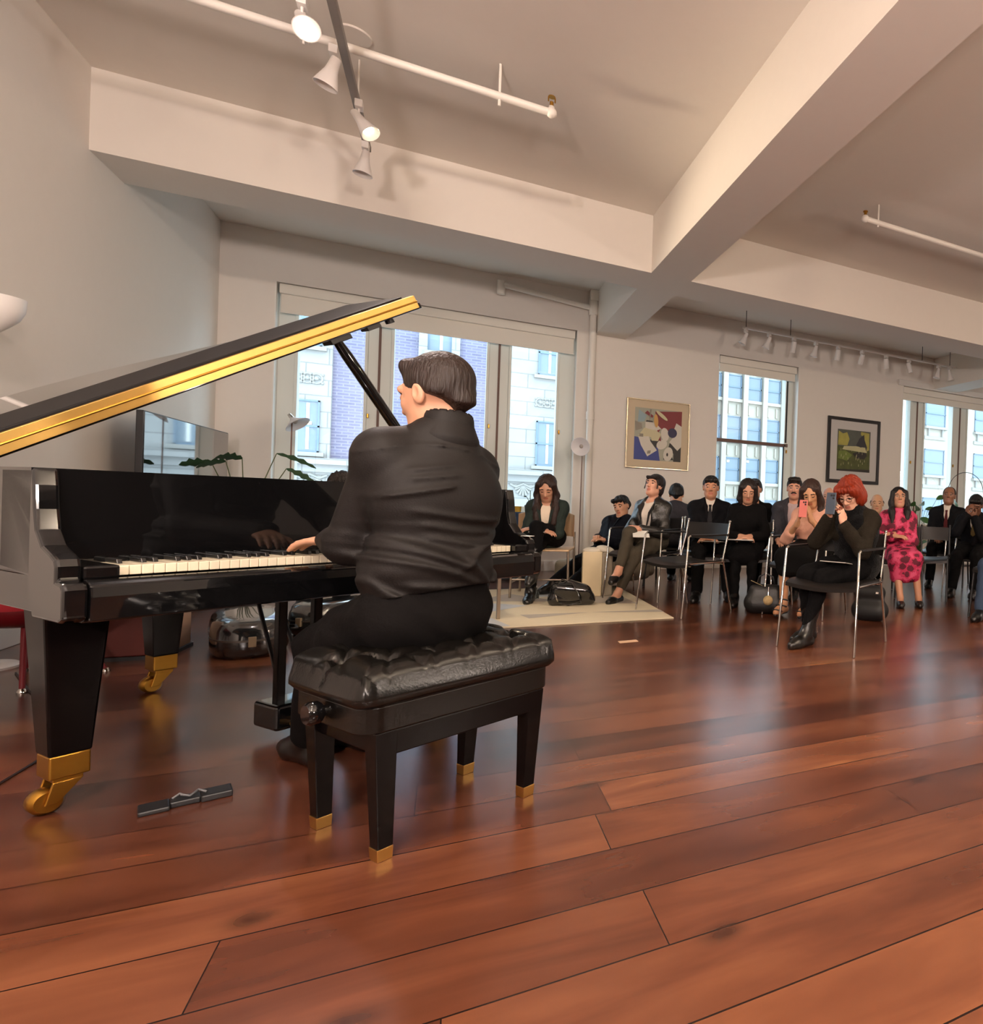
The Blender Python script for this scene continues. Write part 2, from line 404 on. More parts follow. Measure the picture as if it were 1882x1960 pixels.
def facade_window(par, x0, x1, z0, z1, y, split=True, cur=True):
    f = MB().bx(x0, x1, y, y + .06, z0, z1).build('window', M_['sash'], par)
    m = MB(); t = .05
    m.bx(x0, x0 + t, y - .05, y, z0, z1); m.bx(x1 - t, x1, y - .05, y, z0, z1); m.bx(x0, x1, y - .05, y, z0, z0 + t); m.bx(x0, x1, y - .05, y, z1 - t, z1)
    if split: m.bx(x0, x1, y - .05, y, (z0 + z1) / 2 - .03, (z0 + z1) / 2 + .03)
    m.build('sash', M_['sashf'], f)
    if cur: MB().bx(x0 + (x1 - x0) * .5, x0 + (x1 - x0) * .62, y - .02, y - .01, z0 + .1, z1 - .1).build('curtain', M_['blind'], f)
    return f
def ornament(mb, x0, x1, z0, z1, y):
    n = 3
    for i in range(n):
        cx = x0 + (x1 - x0) * (i + .5) / n; cz = (z0 + z1) / 2; r = (z1 - z0) * .3
        mb.tube([(cx + r * math.cos(a), y, cz + r * math.sin(a)) for a in [k * math.pi / 8 for k in range(16)]], .035, 6, closed=True)
        mb.ell((cx, y, cz), (r * .45, .06, r * .45), n=10, m=6)
        for k in range(4):
            a = k * math.pi / 2 + .78
            mb.ell((cx + 1.45 * r * math.cos(a), y, cz + 1.25 * r * math.sin(a)), (r * .3, .05, r * .3), n=8, m=5)
bA = thing('building', 'mauve brick and limestone building across the street beyond the large left window', 'building', (0, 26, -9))
m = MB().bx(-9, 8.6, 0, 6, 0, 20); m.build('wall', M_['brick'], bA)
m = MB()
for a, b in ((-5.4, -3.52), (-.98 - .14, -.86), (-.12, .14), (1.55, 4.6), (-9, -7.6), (5.6, 8.6)):
    m.bx(a, b, -.18, 0, 0, 20)
m.build('limestone_facing', M_['lime'], bA)
for zf in (-2.55, 1.0, 4.45, 7.9, 11.3):   # floor levels relative to room floor -> +9
    z = zf + 9
    for x0, x1 in ((-4.50, -3.80), (2.74, 3.46)):
        facade_window(bA, x0, x1, z + 1.13, z + 2.83, -.2)
    if zf > 4: facade_window(bA, -.86, -.12, z + 1.5, z + 3.2, -.02)
m = MB()
for zf in (-2.55, 1.0, 4.45, 7.9):
    z = zf + 9
    for x0, x1 in ((-4.50, -3.80), (2.74, 3.46)):
        m.bx(x0 - .14, x1 + .14, -.34, -.18, z + 1.0, z + 1.13)
        ornament(m, x0, x1, z + 3.28, z + 3.80, -.2)
    m.bx(-.96, -.02, -.3, -.18, z + 1.32, z + 1.5) if zf > 4 else None
m.build('carving', M_['orn'], bA)
m = MB()
m.bx(-6.5, 5.0, -.55, 0, 10.75, 10.95); m.bx(-6.5, 5.0, -.35, 0, 10.5, 10.75); m.bx(-5.4, 4.9, -.25, 0, 9.1, 10.5)
m.build('cornice', M_['lime'], bA)
m = MB()
for cx in (-4.0, 2.35):
    for k in range(9):
        a = math.pi + math.pi * k / 8
        m.tube([(cx, -.28, 10.35), (cx + .3 * math.cos(a), -.28, 10.35 + .38 * math.sin(a))], [.02, .05], 6)
    m.tube([(cx - .45, -.28, 10.4), (cx - .25, -.3, 10.3), (cx, -.3, 10.42), (cx + .25, -.3, 10.3), (cx + .45, -.28, 10.4)], .05, 6)
m.tube([(-4.9 + .9 * t, -.3, 10.28 - .1 * math.sin(t * 6)) for t in [k / 8 for k in range(9)]], .06, 6)
m.build('scroll', M_['orn'], bA)
MB().bx(-4.35, -4.0, -.26, -.24, 12.03, 12.13).build('lit_lamp', M_['winlit'], bA)

bB = thing('building', 'cream stone office block with rows of sash windows beyond the middle window', 'building', (0, 30, -9))
MB().bx(10.2, 22.55, 0, 6, 0, 20).build('wall', M_['stone'], bB)
m = MB(); wins = []
for c in range(9):
    x = 10.95 + c * 1.12
    m.bx(x + .86, x + 1.12, -.3, 0, 0, 20)
for r in range(-3, 6):
    z = 9 + 2.1 + r * 2.12 
    m.bx(10.2, 21.2, -.16, 0, z - .14, z + .02)
    for c in range(9):
        x = 10.95 + c * 1.12
        if -1 <= r <= 3 and c < 6:
            facade_window(bB, x + .04, x + .82, z, z + 1.25, -.06, True, False)
        if r < 5: m.bx(x + .12, x + .2, -.1, 0, z - .75, z - .25); m.bx(x + .6, x + .68, -.1, 0, z - .75, z - .25)
m.build('pilaster', M_['stone'], bB)
MB().bx(12.2, 12.32, -.12, -.1, 12.1, 12.2).bx(13.3, 13.42, -.12, -.1, 12.15, 12.25).build('lit_lamp', M_['winlit'], bB)
bC = thing('building', 'pale stone tower with wide windows beyond the right window', 'building', (0, 30, -9))
MB().bx(22.5, 44, 0, 6, 0, 20).build('wall', M_['stone'], bC)
m = MB()
for c in range(5):
    x = 22.9 + c * 4.1 - .2
    for r in range(-2, 4):
        z = 9 + 3.2 + r * 3.0
        f = facade_window(bC, x + 2.5, x + 4.1, z + (.0 if r != 1 else 0), z + 1.6, -.03, True, False)
        m.bx(x + 2.4, x + 4.2, -.25, 0, z - .15, z); m.bx(x + 2.45, x + 4.15, -.1, 0, z - .8, z - .6)
        m.bx(x + 2.7, x + 2.8, -.14, 0, z - .6, z - .15); m.bx(x + 3.8, x + 3.9, -.14, 0, z - .6, z - .15)
m.build('sill_course', M_['orn'], bC)

# ================================================================== PIPES, TRACKS
m = MB(); m.tube([(-4.2 + 2.08, 4.45, 3.46), (.49, 4.45, 3.46)], .024, 12)
pip = m.build('sprinkler_pipe', M_['pipe'], smooth='auto'); tag(pip, 'long white sprinkler pipe hung under the upper left ceiling panel', 'pipe')
MB().tube([(.195, 4.45, 3.40), (.195, 4.45, ZC)], .008, 8).build('hanger', M_['pipe'], pip)
m = MB(); m.bx(-.80, -.76, 4.42, 4.48, 3.42, 3.5); m.tube([(-.78, 4.45, 3.4), (-.78, 4.45, ZC)], .006, 8)
m.build('hanger', M_['pipe'], pip)
m = MB(); m.ell((.5, 4.45, 3.46), (.034, .034, .034)); m.cyl((.5, 4.45, 3.46), (.5, 4.45, 3.5), .018); m.build('elbow', M_['pipe'], pip, smooth=True)
m = MB(); m.cyl((.5, 4.45, 3.5), (.5, 4.45, 3.53), .012); m.tube([(.48, 4.45, 3.53), (.48, 4.45, 3.56)], .004); m.tube([(.52, 4.45, 3.53), (.52, 4.45, 3.56)], .004); m.cyl((.5, 4.45, 3.56), (.5, 4.45, 3.565), .022)
m.build('sprinkler_head', M_['dbrass'], pip)
m = MB(); m.tube([(3.1, 4.6, 3.5), (8, 4.6, 3.5)], .024, 12)
pip = m.build('sprinkler_pipe', M_['pipe'], smooth='auto'); tag(pip, 'white sprinkler pipe under the upper right ceiling panel', 'pipe')
m = MB(); m.tube([(3.24, 4.6, 3.46), (3.24, 4.6, ZC)], .008, 8); m.build('hanger', M_['pipe'], pip)
m = MB(); m.ell((3.1, 4.6, 3.5), (.034, .034, .034)); m.build('elbow', M_['pipe'], pip, smooth=True)
m = MB(); m.cyl((3.1, 4.6, 3.5), (3.1, 4.6, 3.56), .013); m.cyl((3.1, 4.6, 3.56), (3.1, 4.6, 3.565), .022); m.build('sprinkler_head', M_['dbrass'], pip)
# riser in the corner left of the pictures
ris = thing('riser_pipe', 'white vertical riser pipe running floor to ceiling right of the large left window', 'pipe', (1.55, YW - .09, 0))
m = MB(); m.tube([(0, 0, 0), (0, 0, ZC)], .042, 20); m.build('pipe', M_['pipe'], ris, smooth='auto')
MB().tube([(0, 0, 1.98), (0, 0, 2.08)], .052, 20).build('coupling', M_['pipe'], ris, smooth='auto')
m = MB(); m.tube([(0, 0, 3.34), (0, 0, 3.52)], .058, 20); m.bx(-.05, .05, -.05, .05, 3.52, ZC); m.build('coupling', M_['pipe'], ris, bevel=.006)
m = MB(); m.tube([(0, 0, 3.43), (-1.09, 0, 3.52)], .034, 16); m.tube([(-1.09, 0, 3.56), (-1.09, 0, 3.40)], .045, 16); m.build('branch', M_['pipe'], ris, smooth='auto')

def track_head(label, loc, aim, cone=True, lit=False, group='heads of the spot light tracks', length=.15):
    t = thing('track_light_head', label, 'spotlight', loc, 0, group)
    d = Vector(aim).normalized(); R = d.to_track_quat('Z', 'Y').to_matrix()
    m = MB(); m.bx(-.02, .02, -.035, .035, -.045, 0); m.tube([(0, 0, -.04), (0, 0, -.10)], .007, 8); m.build('stem', M_['white'], t, bevel=.004)
    c = Vector((0, 0, -.10))
    m = MB()
    if cone: m.lathe([(.0, -.05), (.022, -.045), (.026, 0), (.03, .03), (.058, .12), (.054, .12), (.0, .06)], c, R)
    else: m.lathe([(.0, -.05), (.035, -.045), (.038, 0), (.038, .11), (.034, .11), (0, .08)], c, R)
    m.build('shade', M_['white'], t, smooth='auto')
    m = MB(); m.ell(c + d * (.092 if lit else .06), (.034, .034, .012), R); m.build('bulb', M_['bulb'] if lit else M_['paper'], t, smooth=True)
    return t
tr = thing('light_track', 'dark grey ceiling track running away above the piano', 'light track', (-.58, 2.7, 3.36))
m = MB(); m.bx(-.02, .02, -4.0, 2.75, -.018, .018); m.build('rail', mat('grey_track', '#8b857f', .5), tr, bevel=.003)
m = MB(); m.bx(-.021, -.012, -4.0, 2.74, -.012, .012); m.build('conductor_strip', M_['blackpl'], tr)
for y in (.9, 2.2, -1.5): MB().tube([(0, y, .018), (0, y, ZC - 3.36)], .005, 8).build('hanger', M_['pipe'], tr)
m = MB(); m.cyl((0, 1.95, ZC - 3.36 - .012), (0, 1.95, ZC - 3.36), .09, n=28); m.build('ceiling_rose', M_['ceiling'], tr)
track_head('bright lit spotlight head at the top edge of the photo', (-.70, 3.94, 3.34), (.35, -.8, -.9), lit=True, group=None)
track_head('unlit cone spotlight head where track and sprinkler pipe cross', (-.62, 4.28, 3.34), (-.3, .1, -1), group=None)
track_head('glowing yellow spotlight head on the track above the piano', (-.56, 4.78, 3.34), (.55, -.25, -.75), lit=True, group=None)
track_head('unlit cone spotlight head at the far end of the track', (-.58, 5.32, 3.34), (-.1, .0, -1), group=None)
for (p, t, w, c, a) in LIT[2:]:  # fixtures for the added spots, all out of view
    tt = Vector(t) - Vector(p)
    track_head('unseen white spotlight head added to brighten the room', (p[0], p[1], 3.34), tt, lit=True, group='added spotlight heads out of view')
tr2 = thing('light_track', 'thin white track hung along the ceiling before the far wall', 'light track', (5.5, 8.05, 3.40))
m = MB(); m.bx(-2.05, 2.15, -.014, .014, -.012, .012); m.build('rail', M_['white'], tr2, bevel=.003)
for x in (-2.0, -1.3, 1.15, 1.75): MB().tube([(x, 0, .012), (x, 0, ZC - 3.40)], .005, 8).build('hanger', M_['blackpl'], tr2)
for i, x in enumerate((3.50, 3.86, 4.26, 4.63, 5.02, 5.46, 5.92, 6.38, 7.0, 7.25)):
    track_head('small white spotlight head on the far track, %s' % ['leftmost', 'second from left', 'third from left', 'fourth from left', 'fifth from left', 'fifth from right', 'fourth from right', 'third from right', 'second from right', 'rightmost'][i],
               (x, 8.05, 3.39), [(-.4, .2, -1), (-.35, .3, -1), (0, .3, -1), (-.2, .2, -1), (0, .2, -1), (0, .5, -1), (.25, .2, -1), (.3, -.1, -1), (-.2, .1, -1), (.3, 0, -1)][i], cone=i in (0, 1, 3, 8, 9), group='heads on the far light track')

# ================================================================== PICTURES, TELEVISION
def poly_mb(mb, polys, y, sx, sz, x0, z0):
    for k, (mi, pts) in enumerate(polys):
        yy = y - .0006 * (k + 1)
        mb.add([(x0 + p[0] * sx, yy, z0 + p[1] * sz) for p in pts], [tuple(range(len(pts)))], mi + 1)
def ellp(cx, cz, rx, rz, a=0, n=18):
    return [(cx + rx * math.cos(t) * math.cos(a) - rz * math.sin(t) * math.sin(a), cz + rx * math.cos(t) * math.sin(a) + rz * math.sin(t) * math.cos(a)) for t in [2 * math.pi * k / n for k in range(n)]]
def picture(name, label, x0, x1, z0, z1, bw, mat_in, fm, mm, polys, cols, bg, cat='picture'):
    t = thing(name, label, cat, ((x0 + x1) / 2, YW, (z0 + z1) / 2))
    w, h = (x1 - x0) / 2, (z1 - z0) / 2
    m = MB(); m.bx(-w, -w + bw, -.035, 0, -h, h).bx(w - bw, w, -.035, 0, -h, h).bx(-w + bw, w - bw, -.035, 0, -h, -h + bw).bx(-w + bw, w - bw, -.035, 0, h - bw, h)
    m.build('frame', fm, t, bevel=.003)
    m = MB().bx(-w + bw, w - bw, -.018, -.002, -h + bw, h - bw); m.build('mat_board', mm, t)
    aw, ah = w - mat_in, h - mat_in * 1.02
    m = MB(); m.add([(-aw, -.0185, -ah), (aw, -.0185, -ah), (aw, -.0185, ah), (-aw, -.0185, ah)], [(0, 1, 2, 3)], 0)
    poly_mb(m, polys, -.0187, 2 * aw, 2 * ah, -aw, -ah)
    m.build('print', [bg] + cols, t, fix=False)
    return t
cr = [mat('print_' + n, c, .5) for n, c in (('maroon', '#7a2329'), ('blue', '#2f3f86'), ('navy', '#232046'), ('cream', '#c9c09a'), ('white', '#d3cdc0'), ('sky', '#8fa6ac'), ('black', '#23211f'), ('ochre', '#c99a52'), ('grey', '#8a8375'))]
pA = [(0, [(.42, .95), (1, 1), (1, .5), (.72, .52), (.45, .7)]), (1, [(0, 0), (.55, 0), (.50, .26), (.32, .3), (.14, .42), (0, .44)]),
      (6, [(.84, 0), (1, 0), (1, .3), (.75, .36), (.70, .18), (.84, .16)]), (5, [(.06, .72), (.2, .74), (.24, .86), (.08, .96)]), (8, [(.02, .55), (.16, .6), (.14, .7), (.0, .74)]),
      (4, [(.22, .56), (.42, .55), (.56, .62), (.42, .74), (.22, .74)]), (3, [(.08, .46), (.4, .44), (.44, .58), (.2, .62)]), (6, [(.30, .40), (.55, .40), (.46, .24), (.36, .3)]),
      (4, [(.08, .44), (.30, .46), (.34, .36), (.48, .2), (.28, .07), (.14, .28)]), (3, [(.36, .38), (.5, .38), (.56, .52), (.42, .6), (.34, .5)]),
      (4, ellp(.64, .52, .085, .13, .2)), (4, [(.88, .76), (1, .70), (1, .3), (.92, .22), (.74, .38), (.86, .52), (.82, .6)]), (2, ellp(.80, .56, .10, .095)),
      (4, ellp(.58, .32, .12, .09, .5)), (6, [(.62, .03), (.84, .03), (.8, .1), (.64, .1)]), (4, ellp(.72, .14, .10, .14, -.25)), (8, [(.27, .12), (.34, .13), (.35, .19), (.28, .18)]),
      (8, [(.1, .44), (.18, .44), (.18, .5), (.1, .5)]), (0, [(.2, .9), (.36, .82), (.38, .86), (.25, .95)]), (3, ellp(.56, .88, .15, .035, -.6)), (8, [(.30, .7), (.34, .98), (.30, .98)]),
      (7, ellp(.44, .77, .045, .13, .1)), (6, [(.22, .735), (.38, .735), (.36, .76), (.24, .765)]), (6, ellp(.70, .13, .02, .035)), (0, [(.46, .58), (.54, .62), (.5, .55)]), (0, [(.5, .4), (.56, .38), (.54, .48)])]
picture('framed_picture', 'silver framed collage print in maroon, blue and cream on the wall beside the riser pipe', 2.035, 2.925, 1.394, 2.342, .014, .115, mat('silver_frame', '#c8bca4', .2, .9), mat('cream_mat', '#cdbb9d', .6), pA, cr, mat('print_grey', '#a7a796', .6))
cg = [mat('print2_' + n, c, .5, var=v) for n, c, v in (('yellow', '#a7a04e', .25), ('olive', '#4c5222', .45), ('slate', '#4c5254', .2), ('cat', '#303034', .1), ('pale', '#b9b58c', .2), ('dark', '#2a2420', .3), ('green', '#6b7a33', .4))]
pB = [(1, [(0, 0), (1, 0), (1, .52), (.7, .58), (.3, .60), (0, .60)]), (0, [(.02, .62), (.3, .62), (.36, .78), (.28, .94), (.16, .9), (.03, .96)]), (0, [(.7, .98), (.96, .96), (.97, .55), (.84, .5), (.86, .7), (.78, .88), (.70, .9)]),
      (4, [(.2, .60), (.55, .62), (.9, .6), (.9, .48), (.5, .5), (.15, .52)]), (3, [(.56, .64), (.66, .82), (.8, .92), (.82, .78), (.9, .62), (.88, .5), (.84, .62), (.7, .6)]),
      (5, [(.46, .44), (.6, .48), (.88, .48), (.9, .4), (.82, .32), (.6, .32)]), (6, [(.03, .3), (.3, .25), (.45, .4), (.25, .5), (.05, .48)]), (5, [(0, 0), (1, 0), (1, .07), (.4, .05), (0, .04)])]
for k in range(26):
    x, z = random.uniform(.06, .92), random.uniform(.1, .56); w = random.uniform(.008, .016); pB.append((4, [(x, z), (x + w, z), (x + w * .8, z + .06), (x + .002, z + .055)]))
picture('framed_picture', 'black framed green and yellow painting on the wall behind the red haired woman', 5.232, 6.262, 1.362, 2.428, .052, .19, mat('black_frame', (.012, .01, .01), .4), mat('white_mat', '#c8c5c2', .6), pB, cg, mat('print2_bg', '#565a52', .6, var=.2))

tv = thing('television', 'flat black television on the left wall reflecting the window', 'television', (-1.93, 7.18, .92))
m = MB(); m.bx(-.02, .02, -.97, .97, 0, .54); m.build('housing', M_['blackpl'], tv, bevel=.004)
m = MB(); m.bx(.02, .024, -.96, .96, .012, .53); m.build('screen', mat('dark_glossy_screen', (.01, .011, .013), .04, coat=1, spec=1), tv)
m = MB(); m.bx(-.08, .08, -.3, .3, -.92 + .52, -.92 + .54); m.bx(-.02, .02, -.06, .06, -.4, .02); m.build('stand', M_['blackpl'], tv, bevel=.004)
con = thing('media_console', 'low dark media cabinet under the television', 'cabinet', (-1.9, 7.2, 0))
MB().bx(-.2, .2, -1.0, 1.0, .08, .52).build('body', mat('dark_walnut', '#2c1a12', .45, var=.2), con, bevel=.006)
for s in (-.5, .5): MB().bx(.2, .21, s - .48, s + .48, .1, .5).build('door', mat('walnut_door', '#33201a', .45, var=.2), con, bevel=.003)
m = MB()
for x in (-.15, .15):
    for y in (-.9, .9): m.bx(x - .02, x + .02, y - .02, y + .02, 0, .08)
m.build('foot', M_['blackpl'], con)
# ================================================================== GRAND PIANO
PO = Vector((-.7425, 2.281, 0)); PA = .6482
piano = thing('grand_piano', 'black lacquer grand piano with raised lid, played by the man on the bench', 'piano', PO, PA)
def P2W(x, y, z): return PO + Matrix.Rotation(PA, 3, 'Z') @ Vector((x, y, z))
LQ = M_['lacq']
xl, xr = -.115, 1.335
outline = [(xl, .12), (xl, 1.75)] + [(xl + .22 - .22 * math.cos(a), 1.75 + .22 * math.sin(a)) for a in [math.radians(d) for d in range(15, 91, 15)]]
outline += [(.35, 1.97), (.52, 1.93), (.66, 1.82), (.76, 1.66), (.86, 1.48), (.98, 1.30), (1.12, 1.14), (1.24, 1.0), (1.31, .86), (xr, .70), (xr, .12)]
def inset(poly, d):
    out = []; n = len(poly)
    A = sum(poly[i][0] * poly[(i + 1) % n][1] - poly[(i + 1) % n][0] * poly[i][1] for i in range(n))
    s = 1 if A > 0 else -1
    for i in range(n):
        p0, p1, p2 = Vector(poly[i - 1]), Vector(poly[i]), Vector(poly[(i + 1) % n])
        n1 = Vector((-(p1 - p0).y, (p1 - p0).x)).normalized() * s; n2 = Vector((-(p2 - p1).y, (p2 - p1).x)).normalized() * s
        b = (n1 + n2); b = b / max(b.length_squared / 2, .3)
        out.append(tuple(p1 + b * d))
    return out
inn = inset(outline, .045)
n = len(outline)
m = MB(); vs = [(p[0], p[1], z) for z in (.71, .973) for p in outline] + [(p[0], p[1], z) for z in (.71, .973) for p in inn]
fs = []
for i in range(n):
    j = (i + 1) % n
    fs += [(i, j, n + j, n + i), (2 * n + i, 3 * n + i, 3 * n + j, 2 * n + j), (n + i, n + j, 3 * n + j, 3 * n + i), (i, 2 * n + i, 2 * n + j, j)]
m.add(vs, fs); m.build('rim', LQ, piano, smooth='auto')
MB().bx(xl + .05, xr - .05, .10, .50, .60, .72).build('keybed', LQ, piano, bevel=.004)
for (x0, y0, x1, y1) in ((.1, .5, .55, 1.7), (.62, .5, .66, 1.7), (1.15, .5, .78, 1.45)):
    MB().tube([(x0, y0, .72), (x1, y1, .72)], .04, 4).build('beam', M_['lacqw'], piano)
MB().bx(.58, .80, 1.44, 1.64, .60, .70).build('leg_block', M_['lacqw'], piano, bevel=.004)
MB().prism(inset(outline, .05), .84, .85).build('soundboard', mat('spruce_soundboard', '#a8742f', .35, coat=.5), piano)
MB().prism(inset([p if p[1] > .45 else (p[0], .45) for p in outline], .09), .87, .885).build('iron_plate', M_['brass'], piano)
# arms with scroll
prof = [(.10, .60), (.13, .70), (.30, .71), (.30, .973), (.115, .973), (.105, .93), (.098, .87), (.085, .82), (.05, .782), (.005, .765), (-.022, .752), (-.03, .735), (-.03, .70), (-.06, .695), (-.07, .68), (-.07, .61), (-.05, .60)]
m = MB(); m.prism(prof, xl, xl + .045, 'x'); m.build('arm', LQ, piano, bevel=.008, seg=3)
m = MB(); m.prism(prof, xr - .045, xr, 'x'); m.build('arm', LQ, piano, bevel=.008, seg=3)
MB().bx(xl + .045, -.003, -.03, .16, .70, .733).build('key_block', LQ, piano, bevel=.006)
MB().bx(1.228, xr - .045, -.03, .16, .70, .733).build('key_block', LQ, piano, bevel=.006)
MB().prism([(-.055, .695), (-.028, .702), (-.028, .60), (-.072, .60), (-.076, .66), (-.07, .688)], xl + .045, xr - .045, 'x').build('key_slip', LQ, piano, bevel=.004)
MB().bx(xl + .04, xr - .04, -.05, .5, .595, .69).build('key_frame', LQ, piano, bevel=.004)
# fallboard and lock rail
MB().prism([(.155, .735), (.175, .905), (.19, .925), (.21, .925), (.19, .735)], xl + .045, xr - .045, 'x').build('fallboard', LQ, piano, bevel=.006, seg=3)
MB().prism([(.13, .928), (.125, .945), (.13, .962), (.29, .966), (.29, .93)], xl + .045, xr - .045, 'x').build('lock_rail', LQ, piano, bevel=.004)
MB().bx(xl + .05, xr - .05, .168, .18, .742, .752).build('felt_strip', mat('dark_felt', '#2a1416', .9), piano)
# keys
KW = 1.2254 / 52
for i in range(52):
    MB().bx(i * KW + .0006, (i + 1) * KW - .0006, 0, .155, .703, .728).build('white_key', M_['ivory'], piano, bevel=.0018)
pos = [0, 2, 3, 5, 6, 7]  # sharps within A..G (after A, C, D, F, G)
bk = 0
for i in range(51):
    if i % 7 in (0, 2, 3, 5, 6) and bk < 36:
        x = (i + 1) * KW; bk += 1
        MB().prism([(.052, .728), (.058, .740), (.155, .740), (.155, .728)], x - .0055, x + .0055, 'x').build('black_key', M_['blackkey'], piano, bevel=.0015)
# legs with brass ferrule and caster
def pleg(x, y, ztop=.60, dirx=-1):
    m = MB(); a, b = .068, .043
    z0 = .165
    m.add([(x + sx * b, y + sy * b, z0) for sy in (-1, 1) for sx in (-1, 1)] + [(x + sx * a, y + sy * a, ztop) for sy in (-1, 1) for sx in (-1, 1)],
          [(0, 2, 3, 1), (4, 5, 7, 6), (0, 1, 5, 4), (2, 6, 7, 3), (0, 4, 6, 2), (1, 3, 7, 5)])
    l = m.build('leg', M_['lacqw'], piano, bevel=.006)
    MB().bx(x - .041, x + .041, y - .041, y + .041, .10, .166).build('ferrule', M_['dbrass'], l, bevel=.004)
    m = MB(); m.bx(x - .03, x + .03, y - .03, y + .03, .088, .10); m.prism([(x - .03, .09), (x + .03, .09), (x - .02, .03), (x - .045, .03)], y - .034, y - .026, 'y'); m.prism([(x - .03, .09), (x + .03, .09), (x - .02, .03), (x - .045, .03)], y + .026, y + .034, 'y')
    m.build('caster_fork', M_['dbrass'], l, bevel=.002)
    m = MB(); m.tube([(x - .035, y - .024, .036), (x - .035, y - .014, .036), (x - .035, y + .014, .036), (x - .035, y + .024, .036)], [.028, .036, .036, .028], 24); m.build('wheel', M_['dbrass'], l, smooth='auto')
pleg(.035, .38); pleg(1.17, .36); pleg(.687, 1.54)
# pedal lyre
MB().bx(.60, .63, .47, .50, .12, .60).build('lyre_post', M_['lacqw'], piano, bevel=.004)
MB().bx(.72, .75, .47, .50, .12, .60).build('lyre_post', M_['lacqw'], piano, bevel=.004)
MB().bx(.565, .80, .40, .55, .045, .14).build('pedal_box', LQ, piano, bevel=.012, seg=3)
for x in (.62, .68, .74):
    MB().prism([(.40, .06), (.40, .072), (.33, .066), (.25, .05), (.25, .04), (.33, .05)], x - .012, x + .012, 'x').build('pedal', M_['brass'], piano, bevel=.003)
for x in (.645, .735):
    MB().tube([(x, .51, .12), (x + (.06 if x < .7 else .03), .90, .61)], .0075, 8).build('lyre_brace', M_['blackpl'], piano)
# lid: hinged on the left side, front flap folded back
TH = math.radians(33.2); HX, HZ = xl - .005, .985
def lidv(u, y, w): return (HX + u * math.cos(TH) - w * math.sin(TH), y, HZ + u * math.sin(TH) + w * math.cos(TH))
LY = .45
lid_o = [(0, LY), (0, 1.75)] + [(.22 - .22 * math.cos(a), 1.75 + .24 * math.sin(a)) for a in [math.radians(d) for d in range(15, 91, 15)]] + [(.47, 2.0), (.64, 1.96), (.79, 1.85), (.90, 1.69), (1.0, 1.51), (1.12, 1.33), (1.26, 1.17), (1.38, 1.03), (1.44, .88), (1.455, .72), (1.455, LY)]
def slab(name, poly, w0, w1, mt, parent, bev=.004):
    k = len(poly); m = MB()
    m.add([lidv(p[0], p[1], w0) for p in poly] + [lidv(p[0], p[1], w1) for p in poly], [tuple(range(k))[::-1], tuple(range(k, 2 * k))] + [(i, (i + 1) % k, k + (i + 1) % k, k + i) for i in range(k)])
    return m.build(name, mt, parent, bevel=bev)
lid = slab('lid', lid_o, -.012, .012, LQ, piano)
flap = slab('lid_flap', [(.0, LY + .02), (1.40, LY + .02), (1.40, .85), (.0, .85)], .030, .054, mat('matt_black_flap', (.006, .005, .005), .6, spec=.15), piano)
def strip(name, y0, y1, w0, w1, mt, u0=.02, u1=1.44):
    m = MB(); m.add([lidv(u, y, w) for w in (w0, w1) for y in (y0, y1) for u in (u0, u1)], [(0, 2, 3, 1), (4, 5, 7, 6), (0, 1, 5, 4), (2, 6, 7, 3), (0, 4, 6, 2), (1, 3, 7, 5)])
    return m.build(name, mt, piano, bevel=.001)
strip('lid_hinge', LY - .004, LY, -.006, .018, M_['brass'])
strip('lid_hinge', LY - .004, LY + .018, .022, .046, M_['brass'])
m = MB(); m.tube([lidv(.02, LY - .006, .020), lidv(1.44, LY - .006, .020)], .0035, 8); m.build('hinge_pin', M_['dbrass'], piano)
m = MB()
for u in (1.30, ): m.tube([lidv(u, LY + .03, -.012), lidv(u, LY + .03, -.03)], .018, 12)
m.build('lid_bumper', M_['blackpl'], piano)
MB().add([lidv(u, y, w) for w in (-.03, -.012) for y in (LY + .02, LY + .07) for u in (1.19, 1.25)], [(0, 2, 3, 1), (4, 5, 7, 6), (0, 1, 5, 4), (2, 6, 7, 3), (0, 4, 6, 2), (1, 3, 7, 5)]).build('lid_cup', M_['blackpl'], piano)
m = MB()
ptop = Vector(lidv(1.07, LY + .06, -.015)); pbot = Vector((1.27, .52, .95))
m.tube([pbot, pbot.lerp(ptop, .02), pbot.lerp(ptop, .9), ptop], [.013, .021, .021, .016], 12); m.build('lid_prop', LQ, piano, smooth='auto')
m = MB(); m.add([lidv(u, y, w) for w in (-.035, -.012) for y in (LY + .03, LY + .09) for u in (1.03, 1.12)], [(0, 2, 3, 1), (4, 5, 7, 6), (0, 1, 5, 4), (2, 6, 7, 3), (0, 4, 6, 2), (1, 3, 7, 5)]); m.build('prop_socket', M_['blackpl'], piano, bevel=.003)
m = MB()
m.tube([(xl - .01, .47, .985), (xl - .02, .47, .94)], .006, 8); m.build('hinge_pin', M_['blackpl'], piano)
m = MB(); m.tube([(xl - .01, .50, .985), (xl - .02, .50, .94)], .006, 8); m.build('hinge_pin', M_['blackpl'], piano)

